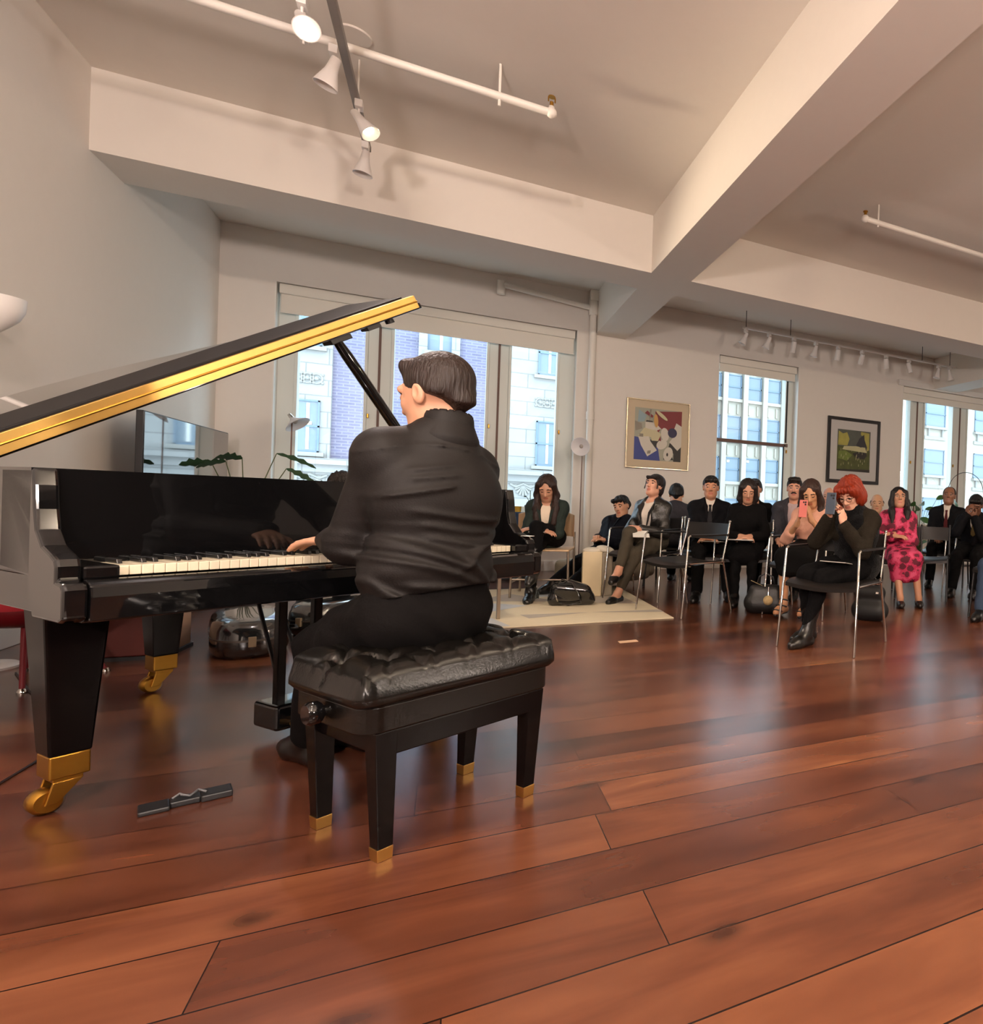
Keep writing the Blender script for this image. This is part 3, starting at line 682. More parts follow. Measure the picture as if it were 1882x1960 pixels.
# ================================================================== BENCH
bench = thing('piano_bench', 'black tufted leather artist bench with brass tipped legs under the pianist', 'bench', (-.03, 2.165, 0), math.radians(32))
bw, bd = .305, .205   # half sizes of the cushion
def cushion():
    nx, ny = 84, 58; W, D = .287, .188; z0, hh = .405, .105
    dim = [(-.2, -.1), (0, -.1), (.2, -.1), (-.1, 0), (.1, 0), (-.3, 0), (.3, 0), (-.2, .1), (0, .1), (.2, .1)]
    dim = [(-.18, -.098), (-.06, -.098), (.06, -.098), (.18, -.098), (-.24, 0), (-.12, 0), (0, 0), (.12, 0), (.24, 0), (-.18, .098), (-.06, .098), (.06, .098), (.18, .098)]
    vs, fs = [], []
    def H(x, y):
        d = min(W - abs(x), D - abs(y)); r = .06
        h = math.sqrt(max(0, 1 - (1 - min(max(d, 0) / r, 1)) ** 2))
        z = hh * (.45 + .55 * h) + .012 * (1 - (x / W) ** 2) * (1 - (y / D) ** 2)
        for a, b in dim:
            q = (x - a) ** 2 + (y - b) ** 2
            z -= .036 * math.exp(-q / .0007)
        for a, b in dim:   # pleats running out from each button
            for c, e in ((1, 1), (1, -1), (-1, 1), (-1, -1)):
                ux, uy = .496 * c, .868 * e
                t = (x - a) * ux + (y - b) * uy; s = abs(-(x - a) * uy + (y - b) * ux)
                if -.01 < t < .125: z -= .007 * math.exp(-(s / .006) ** 2) * (h if True else 1)
            if abs(b) > .1:
                t = (y - b) * (1 if b > 0 else -1); s = abs(x - a)
                if 0 < t < .11: z -= .009 * math.exp(-(s / .005) ** 2)
            if abs(a) > .2:
                t = (x - a) * (1 if a > 0 else -1); s = abs(y - b)
                if 0 < t < .07: z -= .009 * math.exp(-(s / .005) ** 2)
        return z0 + z
    def sp(t, A):
        return A * (math.sin(t * math.pi / 2) * .35 + t * .65)
    g = {}
    for j in range(ny + 1):
        for i in range(nx + 1):
            x, y = sp(2 * i / nx - 1, W), sp(2 * j / ny - 1, D)
            rx = 1
            cxn, cyn = abs(x) - (W - .04), abs(y) - (D - .04)
            if cxn > 0 and cyn > 0:
                q = math.hypot(cxn, cyn)
                if q > .04: f = .04 / q; x = math.copysign(W - .04 + cxn * f, x); y = math.copysign(D - .04 + cyn * f, y)
            g[i, j] = len(vs); vs.append((x, y, H(x, y)))
    for j in range(ny):
        for i in range(nx): fs.append((g[i, j], g[i + 1, j], g[i + 1, j + 1], g[i, j + 1]))
    loop = [g[i, 0] for i in range(nx)] + [g[nx, j] for j in range(ny)] + [g[i, ny] for i in range(nx, 0, -1)] + [g[0, j] for j in range(ny, 0, -1)]
    prev = loop
    for k, (o, z) in enumerate(((.010, z0 + .028), (.010, z0 + .012), (-.002, z0), (-.03, z0))):
        cur = []
        for q in loop:
            v = vs[q]; L = math.hypot(v[0] / W, v[1] / D); cur.append(len(vs)); vs.append((v[0] + (v[0] / W) * o / max(L, .7), v[1] + (v[1] / D) * o / max(L, .7), z))
        for a in range(len(loop)):
            b = (a + 1) % len(loop); fs.append((prev[a], cur[a], cur[b], prev[b]))
        prev = cur
    m = MB(); m.add(vs, fs); return m, dim, H
m, dim, Hf = cushion()
c = m.build('cushion', M_['leather'], bench, smooth=True)
for a, b in dim:
    MB().ell((a, b, Hf(a, b) + .003), (.009, .009, .004), n=12, m=6).build('button', M_['leather'], c, smooth=True)
m = MB(); W, D = .280, .180
rr = [(W - .05 + .05 * math.cos(a), D - .05 + .05 * math.sin(a)) for a in [math.radians(k) for k in range(0, 91, 15)]]
rnd = rr + [(-x, y) for x, y in rr[::-1]] + [(-x, -y) for x, y in rr] + [(x, -y) for x, y in rr[::-1]]
m.prism(rnd, .335, .403); m.build('seat_box', M_['leather'], bench, bevel=.004)
m = MB(); m.tube([(p[0] * 1.005, p[1] * 1.006, .404) for p in rnd], .003, 6, closed=True); m.build('welt', M_['leather'], c)
m = MB(); m.bx(-.235, .235, -.177, -.152, .27, .335); m.build('apron', M_['lacqw'], bench, bevel=.004)
m = MB(); m.bx(-.235, .235, .152, .177, .27, .335); m.build('apron', M_['lacqw'], bench, bevel=.004)
m = MB(); m.bx(-.23, -.205, -.16, .17, .27, .335); m.build('apron', M_['lacqw'], bench, bevel=.004)
m = MB(); m.bx(.205, .23, -.16, .16, .27, .335); m.build('apron', M_['lacqw'], bench, bevel=.004)
for sx in (-1, 1):
    for sy in (-1, 1):
        tx, ty, bx_, by_ = sx * .222, sy * .152, sx * .212, sy * .152
        def sq(x, y, h, z): return [(x + a * h, y + b * h, z) for b in (-1, 1) for a in (-1, 1)]
        q = [(0, 2, 3, 1), (4, 5, 7, 6), (0, 1, 5, 4), (2, 6, 7, 3), (0, 4, 6, 2), (1, 3, 7, 5)]
        l = MB().add(sq(bx_, by_, .0185, .028) + sq(tx, ty, .027, .335), q).build('leg', M_['lacqw'], bench, bevel=.002)
        MB().add(sq(bx_, by_, .0185, 0) + sq(bx_ + (tx - bx_) * .09, by_ + (ty - by_) * .09, .0200, .033), q).build('brass_tip', M_['brass'], l, bevel=.0015)
for s in (-1, 1):
    m = MB(); m.tube([(s * .26, 0, .372), (s * .30, 0, .372)], .014, 12); m.tube([(s * .290, 0, .372), (s * .298, 0, .372), (s * .315, 0, .372), (s * .324, 0, .372)], [.024, .030, .030, .024], 20)
    m.build('height_knob', M_['lacq'], bench, smooth='auto')

# ================================================================== THINGS ROUND THE PIANO
pt = thing('page_turner_pedal', 'flat black two-pad foot switch lying on the floor left of the bench', 'foot pedal', (-.655, 2.505, 0), math.radians(17))
MB().prism([(-.10, -.035), (-.035, -.035), (-.035, .035), (-.10, .035)], 0, .014).build('pad', M_['blackpl'], pt, bevel=.004)
MB().prism([(.03, -.03), (.10, -.03), (.10, .035), (.03, .035)], 0, .02).build('pad', M_['blackpl'], pt, bevel=.004)
MB().bx(-.035, .03, -.022, .026, 0, .018).build('body', M_['blackpl'], pt, bevel=.004)
m = MB(); m.tube([(-.03 + .012 * k + .006 * math.sin(k * 2.1), .012 * math.sin(k * 1.7), .022 + .008 * abs(math.sin(k))) for k in range(7)], .0035, 6); m.build('cable', mat('grey_cable', '#6a6a6c', .4), pt, smooth=True)
cb = MB(); cb.tube([(-1.75, 2.2, .004), (-1.45, 2.55, .004), (-1.18, 2.88, .004), (-1.17, 3.17, .004), (-1.3, 3.6, .004), (-1.6, 4.1, .004), (-1.8, 4.5, .004)], .004, 6)
tag(cb.build('power_cable', mat('dark_cable', '#2a1512', .5), smooth=True), 'thin dark cable on the floor at the left edge, beside the piano leg', 'cable')
# torchiere
to = thing('torchiere_lamp', 'tall white uplighter floor lamp with bowl shade at the left edge', 'floor lamp', (-1.99, 4.66, 0))
m = MB().lathe([(0, 0), (.135, 0), (.138, .012), (.125, .02), (.02, .028), (0, .028)], n=40); m.build('base', M_['white'], to, smooth='auto')
m = MB().tube([(0, 0, .02), (0, 0, 1.63)], .013, 14); m.build('pole', M_['white'], to, smooth='auto')
m = MB().lathe([(.012, 1.64), (.03, 1.65), (.07, 1.69), (.10, 1.725), (.118, 1.77), (.122, 1.83), (.116, 1.83), (.112, 1.77), (.095, 1.73), (.065, 1.70), (0, 1.68)], n=48); m.build('bowl_shade', M_['white'], to, smooth='auto')
m = MB().ell((0, 0, 1.735), (.03, .03, .045)); m.build('bulb', M_['paper'], to, smooth=True)
for k, (p, w_, c_) in enumerate(FILL_LAMPS):  # lamp bodies for the added fill lights, out of view
    t2 = thing('torchiere_lamp', 'unseen white uplighter added outside the frame to brighten the ceiling', 'floor lamp', (p[0], p[1], 0), 0, 'added uplighters outside the frame')
    MB().lathe([(0, 0), (.155, 0), (.158, .012), (.14, .02), (.02, .028), (0, .028)], n=32).build('base', M_['white'], t2, smooth='auto')
    MB().tube([(0, 0, .02), (0, 0, 1.66)], .013, 12).build('pole', M_['white'], t2, smooth='auto')
    MB().lathe([(.012, 1.64), (.06, 1.66), (.14, 1.72), (.17, 1.77), (.165, 1.77), (.12, 1.725), (0, 1.68)], n=32).build('bowl_shade', M_['white'], t2, smooth='auto')
# red shell chair
rc = thing('shell_chair', 'bright red upholstered shell chair on thin dark legs, cut off by the left edge', 'chair', (-1.70, 4.32, 0), math.radians(-115))
M_['red'] = mat('red_wool', '#b3202c', .85, sheen=.4, bump=('noise', 220, .2)); M_['redd'] = mat('dark_red_shell', '#6d1119', .4)
m = MB(); V, Fc = [], []
for j in range(13):
    for i in range(25):
        a = 2 * math.pi * i / 24; r = j / 12
        V.append((.25 * r * math.cos(a), .24 * r * math.sin(a), .40 + .035 * (1 - r ** 4) - .0))
for j in range(12):
    for i in range(24): Fc.append((j * 25 + i, j * 25 + i + 1, (j + 1) * 25 + i + 1, (j + 1) * 25 + i))
m.add(V, Fc); m.lathe([(.25, .40), (.262, .385), (.262, .365), (.25, .35), (0, .35)], n=24); m.build('seat_cushion', M_['red'], rc, smooth='auto')
m = MB().lathe([(.262, .362), (.255, .33), (.20, .29), (.10, .265), (0, .26)], n=28); m.build('seat_shell', M_['redd'], rc, smooth=True)
m = MB(); V, Fc = [], []
for j in range(10):
    for i in range(17):
        a = math.radians(20 + 140 * i / 16); z = .36 + .42 * j / 9; r = .27 + .07 * j / 9; h = 1 - .35 * (abs(i - 8) / 8) ** 2 * j / 9
        V.append((r * math.cos(a), -r * math.sin(a), .36 + (z - .36) * h))
o0 = len(V)
V += [(v[0] * .88, v[1] * .88, v[2]) for v in V]
for j in range(9):
    for i in range(16):
        q = (j * 17 + i, j * 17 + i + 1, (j + 1) * 17 + i + 1, (j + 1) * 17 + i); Fc.append(q); Fc.append(tuple(o0 + k for k in q[::-1]))
for i in range(16): Fc.append((9 * 17 + i, 9 * 17 + i + 1, o0 + 9 * 17 + i + 1, o0 + 9 * 17 + i)); Fc.append((i, o0 + i, o0 + i + 1, i + 1))
for j in range(9): Fc.append((j * 17, (j + 1) * 17, o0 + (j + 1) * 17, o0 + j * 17)); Fc.append((j * 17 + 16, o0 + j * 17 + 16, o0 + (j + 1) * 17 + 16, (j + 1) * 17 + 16))
m.add(V, Fc); m.build('backrest', M_['red'], rc, smooth='auto')
for a in (45, 135, 225, 315):
    c_, s_ = math.cos(math.radians(a)), math.sin(math.radians(a))
    l = MB().tube([(.10 * c_, .10 * s_, .29), (.25 * c_, .25 * s_, .015)], [.013, .010], 10).build('leg', M_['redd'], rc, smooth='auto')
    MB().lathe([(0, 0), (.017, 0), (.017, .008), (.009, .02), (0, .02)], (.253 * c_, .253 * s_, 0), n=14).build('foot', M_['chrome'], l, smooth='auto')
# dark red box behind the piano legs
bxo = thing('storage_box', 'dark reddish brown wooden box on the floor seen between the piano legs', 'box', (-1.42, 4.80, 0), math.radians(-2))
M_['redwood'] = mat('dark_redwood', '#5a1d12', .45, var=.15)
MB().bx(-.14, .10, -.16, .16, .02, .40).build('body', M_['redwood'], bxo, bevel=.006)
MB().bx(-.08, .04, -.10, .10, .40, .47).build('neck', M_['redwood'], bxo, bevel=.006)
MB().bx(.10, .115, -.16, .16, .02, .40).build('side_panel', mat('painted_lit_side', '#c9a58c', .5), bxo, bevel=.002)  # pale colour paints window light onto this side of the box
MB().bx(-.15, .125, -.17, .17, 0, .02).build('plinth', M_['blackpl'], bxo)
# instrument cases under the piano
def case(x, y, rz, label, L=.42, W=.19):
    t = thing('instrument_case', label, 'case', (x, y, 0), math.radians(rz), 'instrument cases under the piano')
    def pl(s, k=1.0):
        o = []
        for i in range(40):
            a = 2 * math.pi * i / 40; c_, s_ = math.cos(a), math.sin(a)
            w = W * (1.0 - .30 * (max(0, s_) ** 1.2)) * (1 - .12 * math.exp(-((s_ + .1) / .25) ** 2))
            o.append((w * k * math.copysign(abs(c_) ** .75, c_), L * k * math.copysign(abs(s_) ** .85, s_)))
        return o
    def loft(levels, name, mt, sm='auto'):
        m = MB(); V = []; F = []; n_ = 40
        for z, k in levels: V += [(p[0], p[1], z) for p in pl(0, k)]
        for l_ in range(len(levels) - 1):
            for i in range(n_): F.append((l_ * n_ + i, l_ * n_ + (i + 1) % n_, (l_ + 1) * n_ + (i + 1) % n_, (l_ + 1) * n_ + i))
        F.append(tuple(range(n_))[::-1]); F.append(tuple((len(levels) - 1) * n_ + i for i in range(n_)))
        m.add(V, F); return m.build(name, mt, t, smooth=sm)
    loft([(0, .90), (.02, .97), (.06, 1), (.098, 1)], 'lower_shell', M_['case'])
    loft([(.098, 1.012), (.108, 1.012)], 'rim_band', mat('grey_band', '#6f6a64', .35, .5))
    loft([(.108, 1), (.15, .985), (.185, .93), (.20, .82), (.206, .6), (.208, .3)], 'lid', M_['case'])
    for y_ in (-L,):
        MB().bx(-.017, .017, y_ * 1.02 - .004, y_ * 1.02 + .012, .07, .125).build('latch', mat('pale_latch', '#b7a58a', .4, .4), t, bevel=.003)
    MB().tube([(W * 1.0, -.06, .09), (W + .03, -.05, .09), (W + .03, .05, .09), (W, .06, .09)], .008, 8).build('handle', M_['blackpl'], t, smooth=True)
    return t
M_['case'] = mat('glossy_black_case_shell', (.02, .022, .024), .16, coat=1, spec=.9)
case(-1.02, 4.86, 14, 'glossy black instrument case under the piano, the nearer one beside the lyre brace')
case(-.60, 5.38, -30, 'glossy black instrument case under the piano, further right behind the nearer one')
sh = thing('paper_sheet', 'small pale folded paper on the floor left of the instrument case', 'paper', (-1.17, 5.06, 0), .3)
MB().prism([(-.07, -.05), (.06, -.06), (.05, .05), (-.02, .06)], 0, .002).build('sheet', M_['paper'], sh)
sh = thing('paper_scrap', 'tiny cream paper strip on the bare floor in front of the rug', 'paper', (1.06, 4.22, 0), .1)
MB().prism([(-.065, -.03), (.06, -.032), (.065, .028), (-.06, .03)], 0, .002).build('sheet', mat('cream_scrap', '#c9a684', .8), sh)
# folding music stand / side table right of the bench
st = thing('side_table', 'small low steel side table with dark glass top between piano and rug', 'side table', (.10, 5.42, .011), math.radians(12))
M_['steel'] = mat('brushed_steel', '#b3a493', .3, .9)
for x in (-.2, .2):
    for y in (-.2, .2): MB().bx(x - .012, x + .012, y - .012, y + .012, 0, .40).build('leg', M_['steel'], st, bevel=.002)
m = MB().bx(-.212, .212, -.212, -.188, .38, .404).bx(-.212, .212, .188, .212, .38, .404).bx(-.212, -.188, -.188, .188, .38, .404).bx(.188, .212, -.188, .188, .38, .404); m.build('rim', M_['steel'], st, bevel=.002)
MB().bx(-.19, .19, -.19, .19, .39, .40).build('tabletop', mat('dark_table_glass', (.02, .025, .025), .1, coat=1), st)
pap = thing('sheet_music', 'white sheet of paper lying on the piano arm beside the woman in the green blazer', 'paper', P2W(1.31, -.005, .768) , PA)
MB().bx(-.02, .02, -.02, .02, 0, .001).build('sheet', M_['paper'], pap)

# ================================================================== RUG
def rug_mat():
    m = bpy.data.materials.new('cream_triangle_rug'); m.use_nodes = True; nt = m.node_tree; N = nt.nodes; L = nt.links; b = N['Principled BSDF']
    tc = N.new('ShaderNodeTexCoord'); nz = N.new('ShaderNodeTexNoise'); nz.inputs['Scale'].default_value = 160; L.new(tc.outputs['Object'], nz.inputs['Vector'])
    bp = N.new('ShaderNodeBump'); bp.inputs['Strength'].default_value = .4; bp.inputs['Distance'].default_value = .004; L.new(nz.outputs['Fac'], bp.inputs['Height']); L.new(bp.outputs[0], b.inputs['Normal'])
    return m
rugm = []
for nme, c in (('cream_rug_pile', '#ddd0b4'), ('grey_rug_pile', '#b5aca0'), ('pale_blue_grey_rug_pile', '#c3c6c9')):
    rugm.append(mat(nme, c, .95, bump=('noise', 160, .4), var=.04))
rg = thing('rug', 'cream rug with grey triangle pattern under the front seats', 'rug', (0, 0, 0))
RX0, RX1, RY0, RY1 = -.32, 1.60, 4.93, 6.95
m = MB(); m.bx(RX0, RX1, RY0, RY1, 0, .010, 0); m.build('pile', rugm[0], rg, bevel=.003)
m = MB()
for (mi, pts) in ((0, [(.55, 5.22), (1.02, 5.36), (.50, 5.40)]), (0, [(1.02, 5.36), (1.60, 5.20), (1.60, 5.33)]), (1, [(RX0, 4.95), (.40, 4.95), (.10, 6.0), (-.2, 6.6), (RX0, 6.2)]), (0, [(.2, 6.2), (.9, 6.0), (.5, 6.6)]), (1, [(.3, 5.6), (.6, 5.85), (.25, 6.1)]), (0, [(1.0, 5.9), (1.5, 5.7), (1.45, 6.5)]), (1, [(.7, 6.3), (1.3, 6.5), (.8, 6.9)])):
    m.add([(x, y, .0112) for x, y in pts], [tuple(range(len(pts)))], mi)
m.build('triangle_pattern', rugm[1:], rg, fix=False)

# clip-on cone lamps (two slim reading lamps)
def reading_lamp(x, y, h, az, tilt, label):
    t = thing('reading_lamp', label, 'floor lamp', (x, y, 0))
    m = MB().lathe([(0, 0), (.12, 0), (.12, .01), (.015, .02), (0, .02)], n=32); m.build('base', M_['steel'], t, smooth='auto')
    d = Vector((math.cos(az) * math.cos(tilt), math.sin(az) * math.cos(tilt), math.sin(tilt)))
    MB().tube([(0, 0, .02), (0, 0, h)], .006, 10).build('pole', mat('bronze_pole', '#6d5348', .3, .8), t)
    R = d.to_track_quat('Z', 'Y').to_matrix(); c = Vector((0, 0, h))
    m = MB().lathe([(.014, -.02), (.018, 0), (.04, .03), (.115, .085), (.112, .088), (.03, .04), (0, .03)], c, R, n=40); m.build('shade', mat('translucent_white_shade', '#e4e3e6', .3), t, smooth='auto')
    m = MB().lathe([(0, -.05), (.016, -.045), (.020, -.02), (.020, .015)], c, R, n=20); m.build('socket', M_['chrome'], t, smooth='auto')
    m = MB().ell(c + d * .045, (.022, .022, .025)); m.build('bulb', mat('unlit_bulb', '#b8aea6', .3), t, smooth=True)
reading_lamp(-1.43, 8.18, 1.66, math.radians(-20), math.radians(-50), 'white cone reading lamp in front of the window, seen under the piano lid')
reading_lamp(1.40, 8.15, 1.60, math.radians(-115), math.radians(-12), 'white round reading lamp on a thin pole beside the riser pipe')
# ================================================================== PEOPLE: signed distance modelling
def V3(*a): return np.array(a, float)
def nrm(v): return v / max(np.linalg.norm(v), 1e-9)

def cap(a, b, r1, r2, k=.02): return ('c', V3(*a), V3(*b), r1, r2, k)
def els(c, r, R=None, k=.02): return ('e', V3(*c), np.eye(3) if R is None else np.asarray(R, float), V3(*r), k)
def neg(p): return ('-',) + p
def grow(p, d, k=None):
    s = '-' if p[0] == '-' else ''
    q = p[1:] if s else p
    if q[0] == 'c': q = ('c', q[1], q[2], q[3] + d, q[4] + d, q[5] if k is None else k)
    else: q = ('e', q[1], q[2], q[3] + d, q[4] if k is None else k)
    return (('-',) + q) if s else q
def pdist(q, P):
    if q[0] == 'c':
        a, b, r1, r2 = q[1:5]; ab = b - a; L2 = max(ab @ ab, 1e-9)
        h = np.clip(((P - a) @ ab) / L2, 0, 1)
        return np.sqrt((((P - a) - h[..., None] * ab) ** 2).sum(-1)) - (r1 + (r2 - r1) * h)
    c, R, r = q[1:4]
    L = (P - c) @ R
    k0 = np.sqrt(((L / r) ** 2).sum(-1)) + 1e-9; k1 = np.sqrt(((L / (r * r)) ** 2).sum(-1)) + 1e-9
    return k0 * (k0 - 1) / k1
def pbox(q):
    if q[0] == 'c':
        r = max(q[3], q[4]); return np.minimum(q[1], q[2]) - r, np.maximum(q[1], q[2]) + r
    r = np.abs(q[2]) @ q[3]; return q[1] - r, q[1] + r
FAR = .12
def field(prims, axes, post=None):
    nx, ny, nz = (len(a) for a in axes)
    D = np.full((nx, ny, nz), FAR)
    for p in prims:
        sub = p[0] == '-'; q = p[1:] if sub else p; k = q[-1]
        lo, hi = pbox(q); m = .05
        sl = []
        for a, l, h in zip(axes, lo, hi):
            i0 = np.searchsorted(a, l - m); i1 = np.searchsorted(a, h + m); sl.append(slice(i0, i1))
        if any(s.stop <= s.start for s in sl): continue
        P = np.stack(np.meshgrid(*[a[s] for a, s in zip(axes, sl)], indexing='ij'), -1)
        d = pdist(q, P); cur = D[tuple(sl)]
        if sub:
            d = -d; h = np.clip(.5 - .5 * (cur - d) / k * -1 * -1, 0, 1)
            h = np.clip(.5 + .5 * (d - cur) / k, 0, 1); new = cur * (1 - h) + d * h + k * h * (1 - h)
        else:
            h = np.clip(.5 + .5 * (cur - d) / k, 0, 1); new = cur * (1 - h) + d * h - k * h * (1 - h)
        D[tuple(sl)] = new
    if post is not None:
        near = np.abs(D) < .06
        idx = np.nonzero(near)
        P = np.stack([axes[i][idx[i]] for i in range(3)], -1)
        D[near] = post(P, D[near])
    return D
def surfnet(D, axes):
    nx, ny, nz = D.shape
    S = D < 0
    c = [S[i:nx - 1 + i, j:ny - 1 + j, k:nz - 1 + k] for i in (0, 1) for j in (0, 1) for k in (0, 1)]
    cnt = sum(x.astype(np.int8) for x in c)
    act = (cnt > 0) & (cnt < 8)
    I = np.stack(np.nonzero(act), -1)
    if len(I) == 0: return np.zeros((0, 3)), []
    idx = np.full(act.shape, -1, int); idx[tuple(I.T)] = np.arange(len(I))
    corners = [(i, j, k) for i in (0, 1) for j in (0, 1) for k in (0, 1)]
    pos = np.zeros((len(I), 3)); w = np.zeros(len(I))
    vals = {c_: D[I[:, 0] + c_[0], I[:, 1] + c_[1], I[:, 2] + c_[2]] for c_ in corners}
    cp = {c_: np.stack([axes[a][I[:, a] + c_[a]] for a in range(3)], -1) for c_ in corners}
    for a in corners:
        for ax in range(3):
            if a[ax] == 0:
                b = list(a); b[ax] = 1; b = tuple(b)
                va, vb = vals[a], vals[b]; m = (va < 0) != (vb < 0)
                t = np.where(m, va / np.where(m, va - vb, 1), 0)
                pos += np.where(m[:, None], cp[a] + t[:, None] * (cp[b] - cp[a]), 0); w += m
    pos /= w[:, None]
    F = []
    # edges along x, y, z
    for ax in range(3):
        u, v = [(1, 2), (2, 0), (0, 1)][ax]
        sa = [slice(None)] * 3; sb = [slice(None)] * 3; sa[ax] = slice(0, -1); sb[ax] = slice(1, None)
        A, B = S[tuple(sa)], S[tuple(sb)]
        E = np.stack(np.nonzero(A != B), -1)
        if not len(E): continue
        ok = (E[:, u] > 0) & (E[:, v] > 0) & (E[:, u] < D.shape[u] - 1) & (E[:, v] < D.shape[v] - 1)
        E = E[ok]
        fl = A[tuple(E.T)]
        def g(du, dv):
            q = E.copy(); q[:, u] -= du; q[:, v] -= dv; return idx[tuple(q.T)]
        q = np.stack([g(1, 1), g(0, 1), g(0, 0), g(1, 0)], -1)
        q[~fl] = q[~fl][:, ::-1]
        F.append(q[(q >= 0).all(1)])
    return pos, np.concatenate(F)
def regions(prims, regs, post=None):
    """regs: list of (lo, hi, h); finer ones first, coarser ones drop what finer ones cover"""
    Vs, Fs, n0 = [], [], 0; done = []
    for lo, hi, h in regs:
        axes = [np.arange(l, u_ + h, h) for l, u_ in zip(lo, hi)]
        D = field(prims, axes, post)
        v, f = surfnet(D, axes)
        if len(v) == 0 or len(f) == 0: continue
        if done:
            cen = v[f].mean(1); keep = np.ones(len(f), bool)
            for a, b, hh in done:
                keep &= ~((cen > a + hh) & (cen < b - hh)).all(1)
            f = f[keep]
        Vs.append(v); Fs.append(f + n0); n0 += len(v); done.append((np.array(lo) + h, np.array(hi) - h, h * .6))
    if not Vs: return np.zeros((0, 3)), np.zeros((0, 4), int)
    v = np.concatenate(Vs); f = np.concatenate(Fs)
    used = np.zeros(len(v), bool); used[f.ravel()] = True
    m = np.cumsum(used) - 1
    return v[used], m[f]
def mesh_np(name, v, f, mats, parent, midx=None):
    me = bpy.data.meshes.new(name)
    me.vertices.add(len(v)); me.vertices.foreach_set('co', v.astype(np.float32).ravel())
    me.loops.add(len(f) * 4); me.loops.foreach_set('vertex_index', f.astype(np.int32).ravel())
    me.polygons.add(len(f)); me.polygons.foreach_set('loop_start', np.arange(0, len(f) * 4, 4, dtype=np.int32))
    me.polygons.foreach_set('use_smooth', np.ones(len(f), bool))
    for m in (mats if isinstance(mats, (list, tuple)) else [mats]): me.materials.append(m)
    if midx is not None: me.polygons.foreach_set('material_index', midx.astype(np.int32))
    me.update(calc_edges=True); me.validate()
    o = bpy.data.objects.new(name, me); COL.objects.link(o)
    if parent is not None: o.parent = parent
    return o
def bounds(prims, pad=.03):
    B = [pbox(p) for p in prims if p[0] != '-']
    return np.min([b[0] for b in B], 0) - pad, np.max([b[1] for b in B], 0) + pad

def ik(a, b, l1, l2, pole):
    d = b - a; L = np.linalg.norm(d); Lm = min(L, (l1 + l2) * .995); u = d / max(L, 1e-6)
    x = (l1 * l1 - l2 * l2 + Lm * Lm) / (2 * Lm); h = math.sqrt(max(l1 * l1 - x * x, 1e-6))
    p = pole - (pole @ u) * u; p = nrm(p)
    return a + u * x + p * h, a + u * Lm
def axes_from(fwd, up):
    y = nrm(fwd); z = nrm(up - (up @ y) * y); x = np.cross(y, z); return np.stack([x, y, z], 1)   # columns right, forward, up

def hand_prims(W, d, nrm_up, side, curl=.5, s=1.0, spread=1.0, thumb=1.0):
    """palm from wrist W along d; nrm_up = back of the hand; side=+1 right hand"""
    R = axes_from(d, nrm_up); X, Y, Z = R[:, 0], R[:, 1], R[:, 2]
    P = []
    pc = W + Y * .045 * s
    P.append(els(pc, (.040 * s, .052 * s, .015 * s), R, k=.012))
    P.append(cap(W - Y * .02 * s, W + Y * .02 * s, .025 * s, .024 * s, k=.015))
    tx = -side   # thumb side
    for i, (ox, L, oy) in enumerate(((.027, .072, .083), (.009, .080, .088), (-.010, .074, .085), (-.027, .058, .077))):
        b = W + X * tx * ox * s + Y * oy * s
        dirx = X * tx * (ox * 2.2) * spread
        a = 0.10
        for j, (fr, r) in enumerate(((.45, .0095), (.31, .0085), (.24, .0075))):
            a += curl * (.35, .75, .6)[j]
            dv = nrm(Y * math.cos(a) - Z * math.sin(a) + dirx * .35)
            e = b + dv * L * fr * s
            P.append(cap(b, e, r * s, (r - .001) * s, k=.004)); b = e
    b = W + X * tx * .024 * s + Y * .018 * s - Z * .004
    dv = nrm(X * tx * .75 * thumb + Y * .62 - Z * .30); e = b + dv * .042 * s; P.append(cap(b, e, .013 * s, .0105 * s, k=.008))
    dv = nrm(X * tx * .35 * thumb + Y * .85 - Z * .35 - Z * curl * .3); e2 = e + dv * .030 * s; P.append(cap(e, e2, .0105 * s, .0095 * s, k=.004))
    P.append(cap(e2, e2 + nrm(dv - X * tx * .25) * .024 * s, .0095 * s, .008 * s, k=.004))
    return P

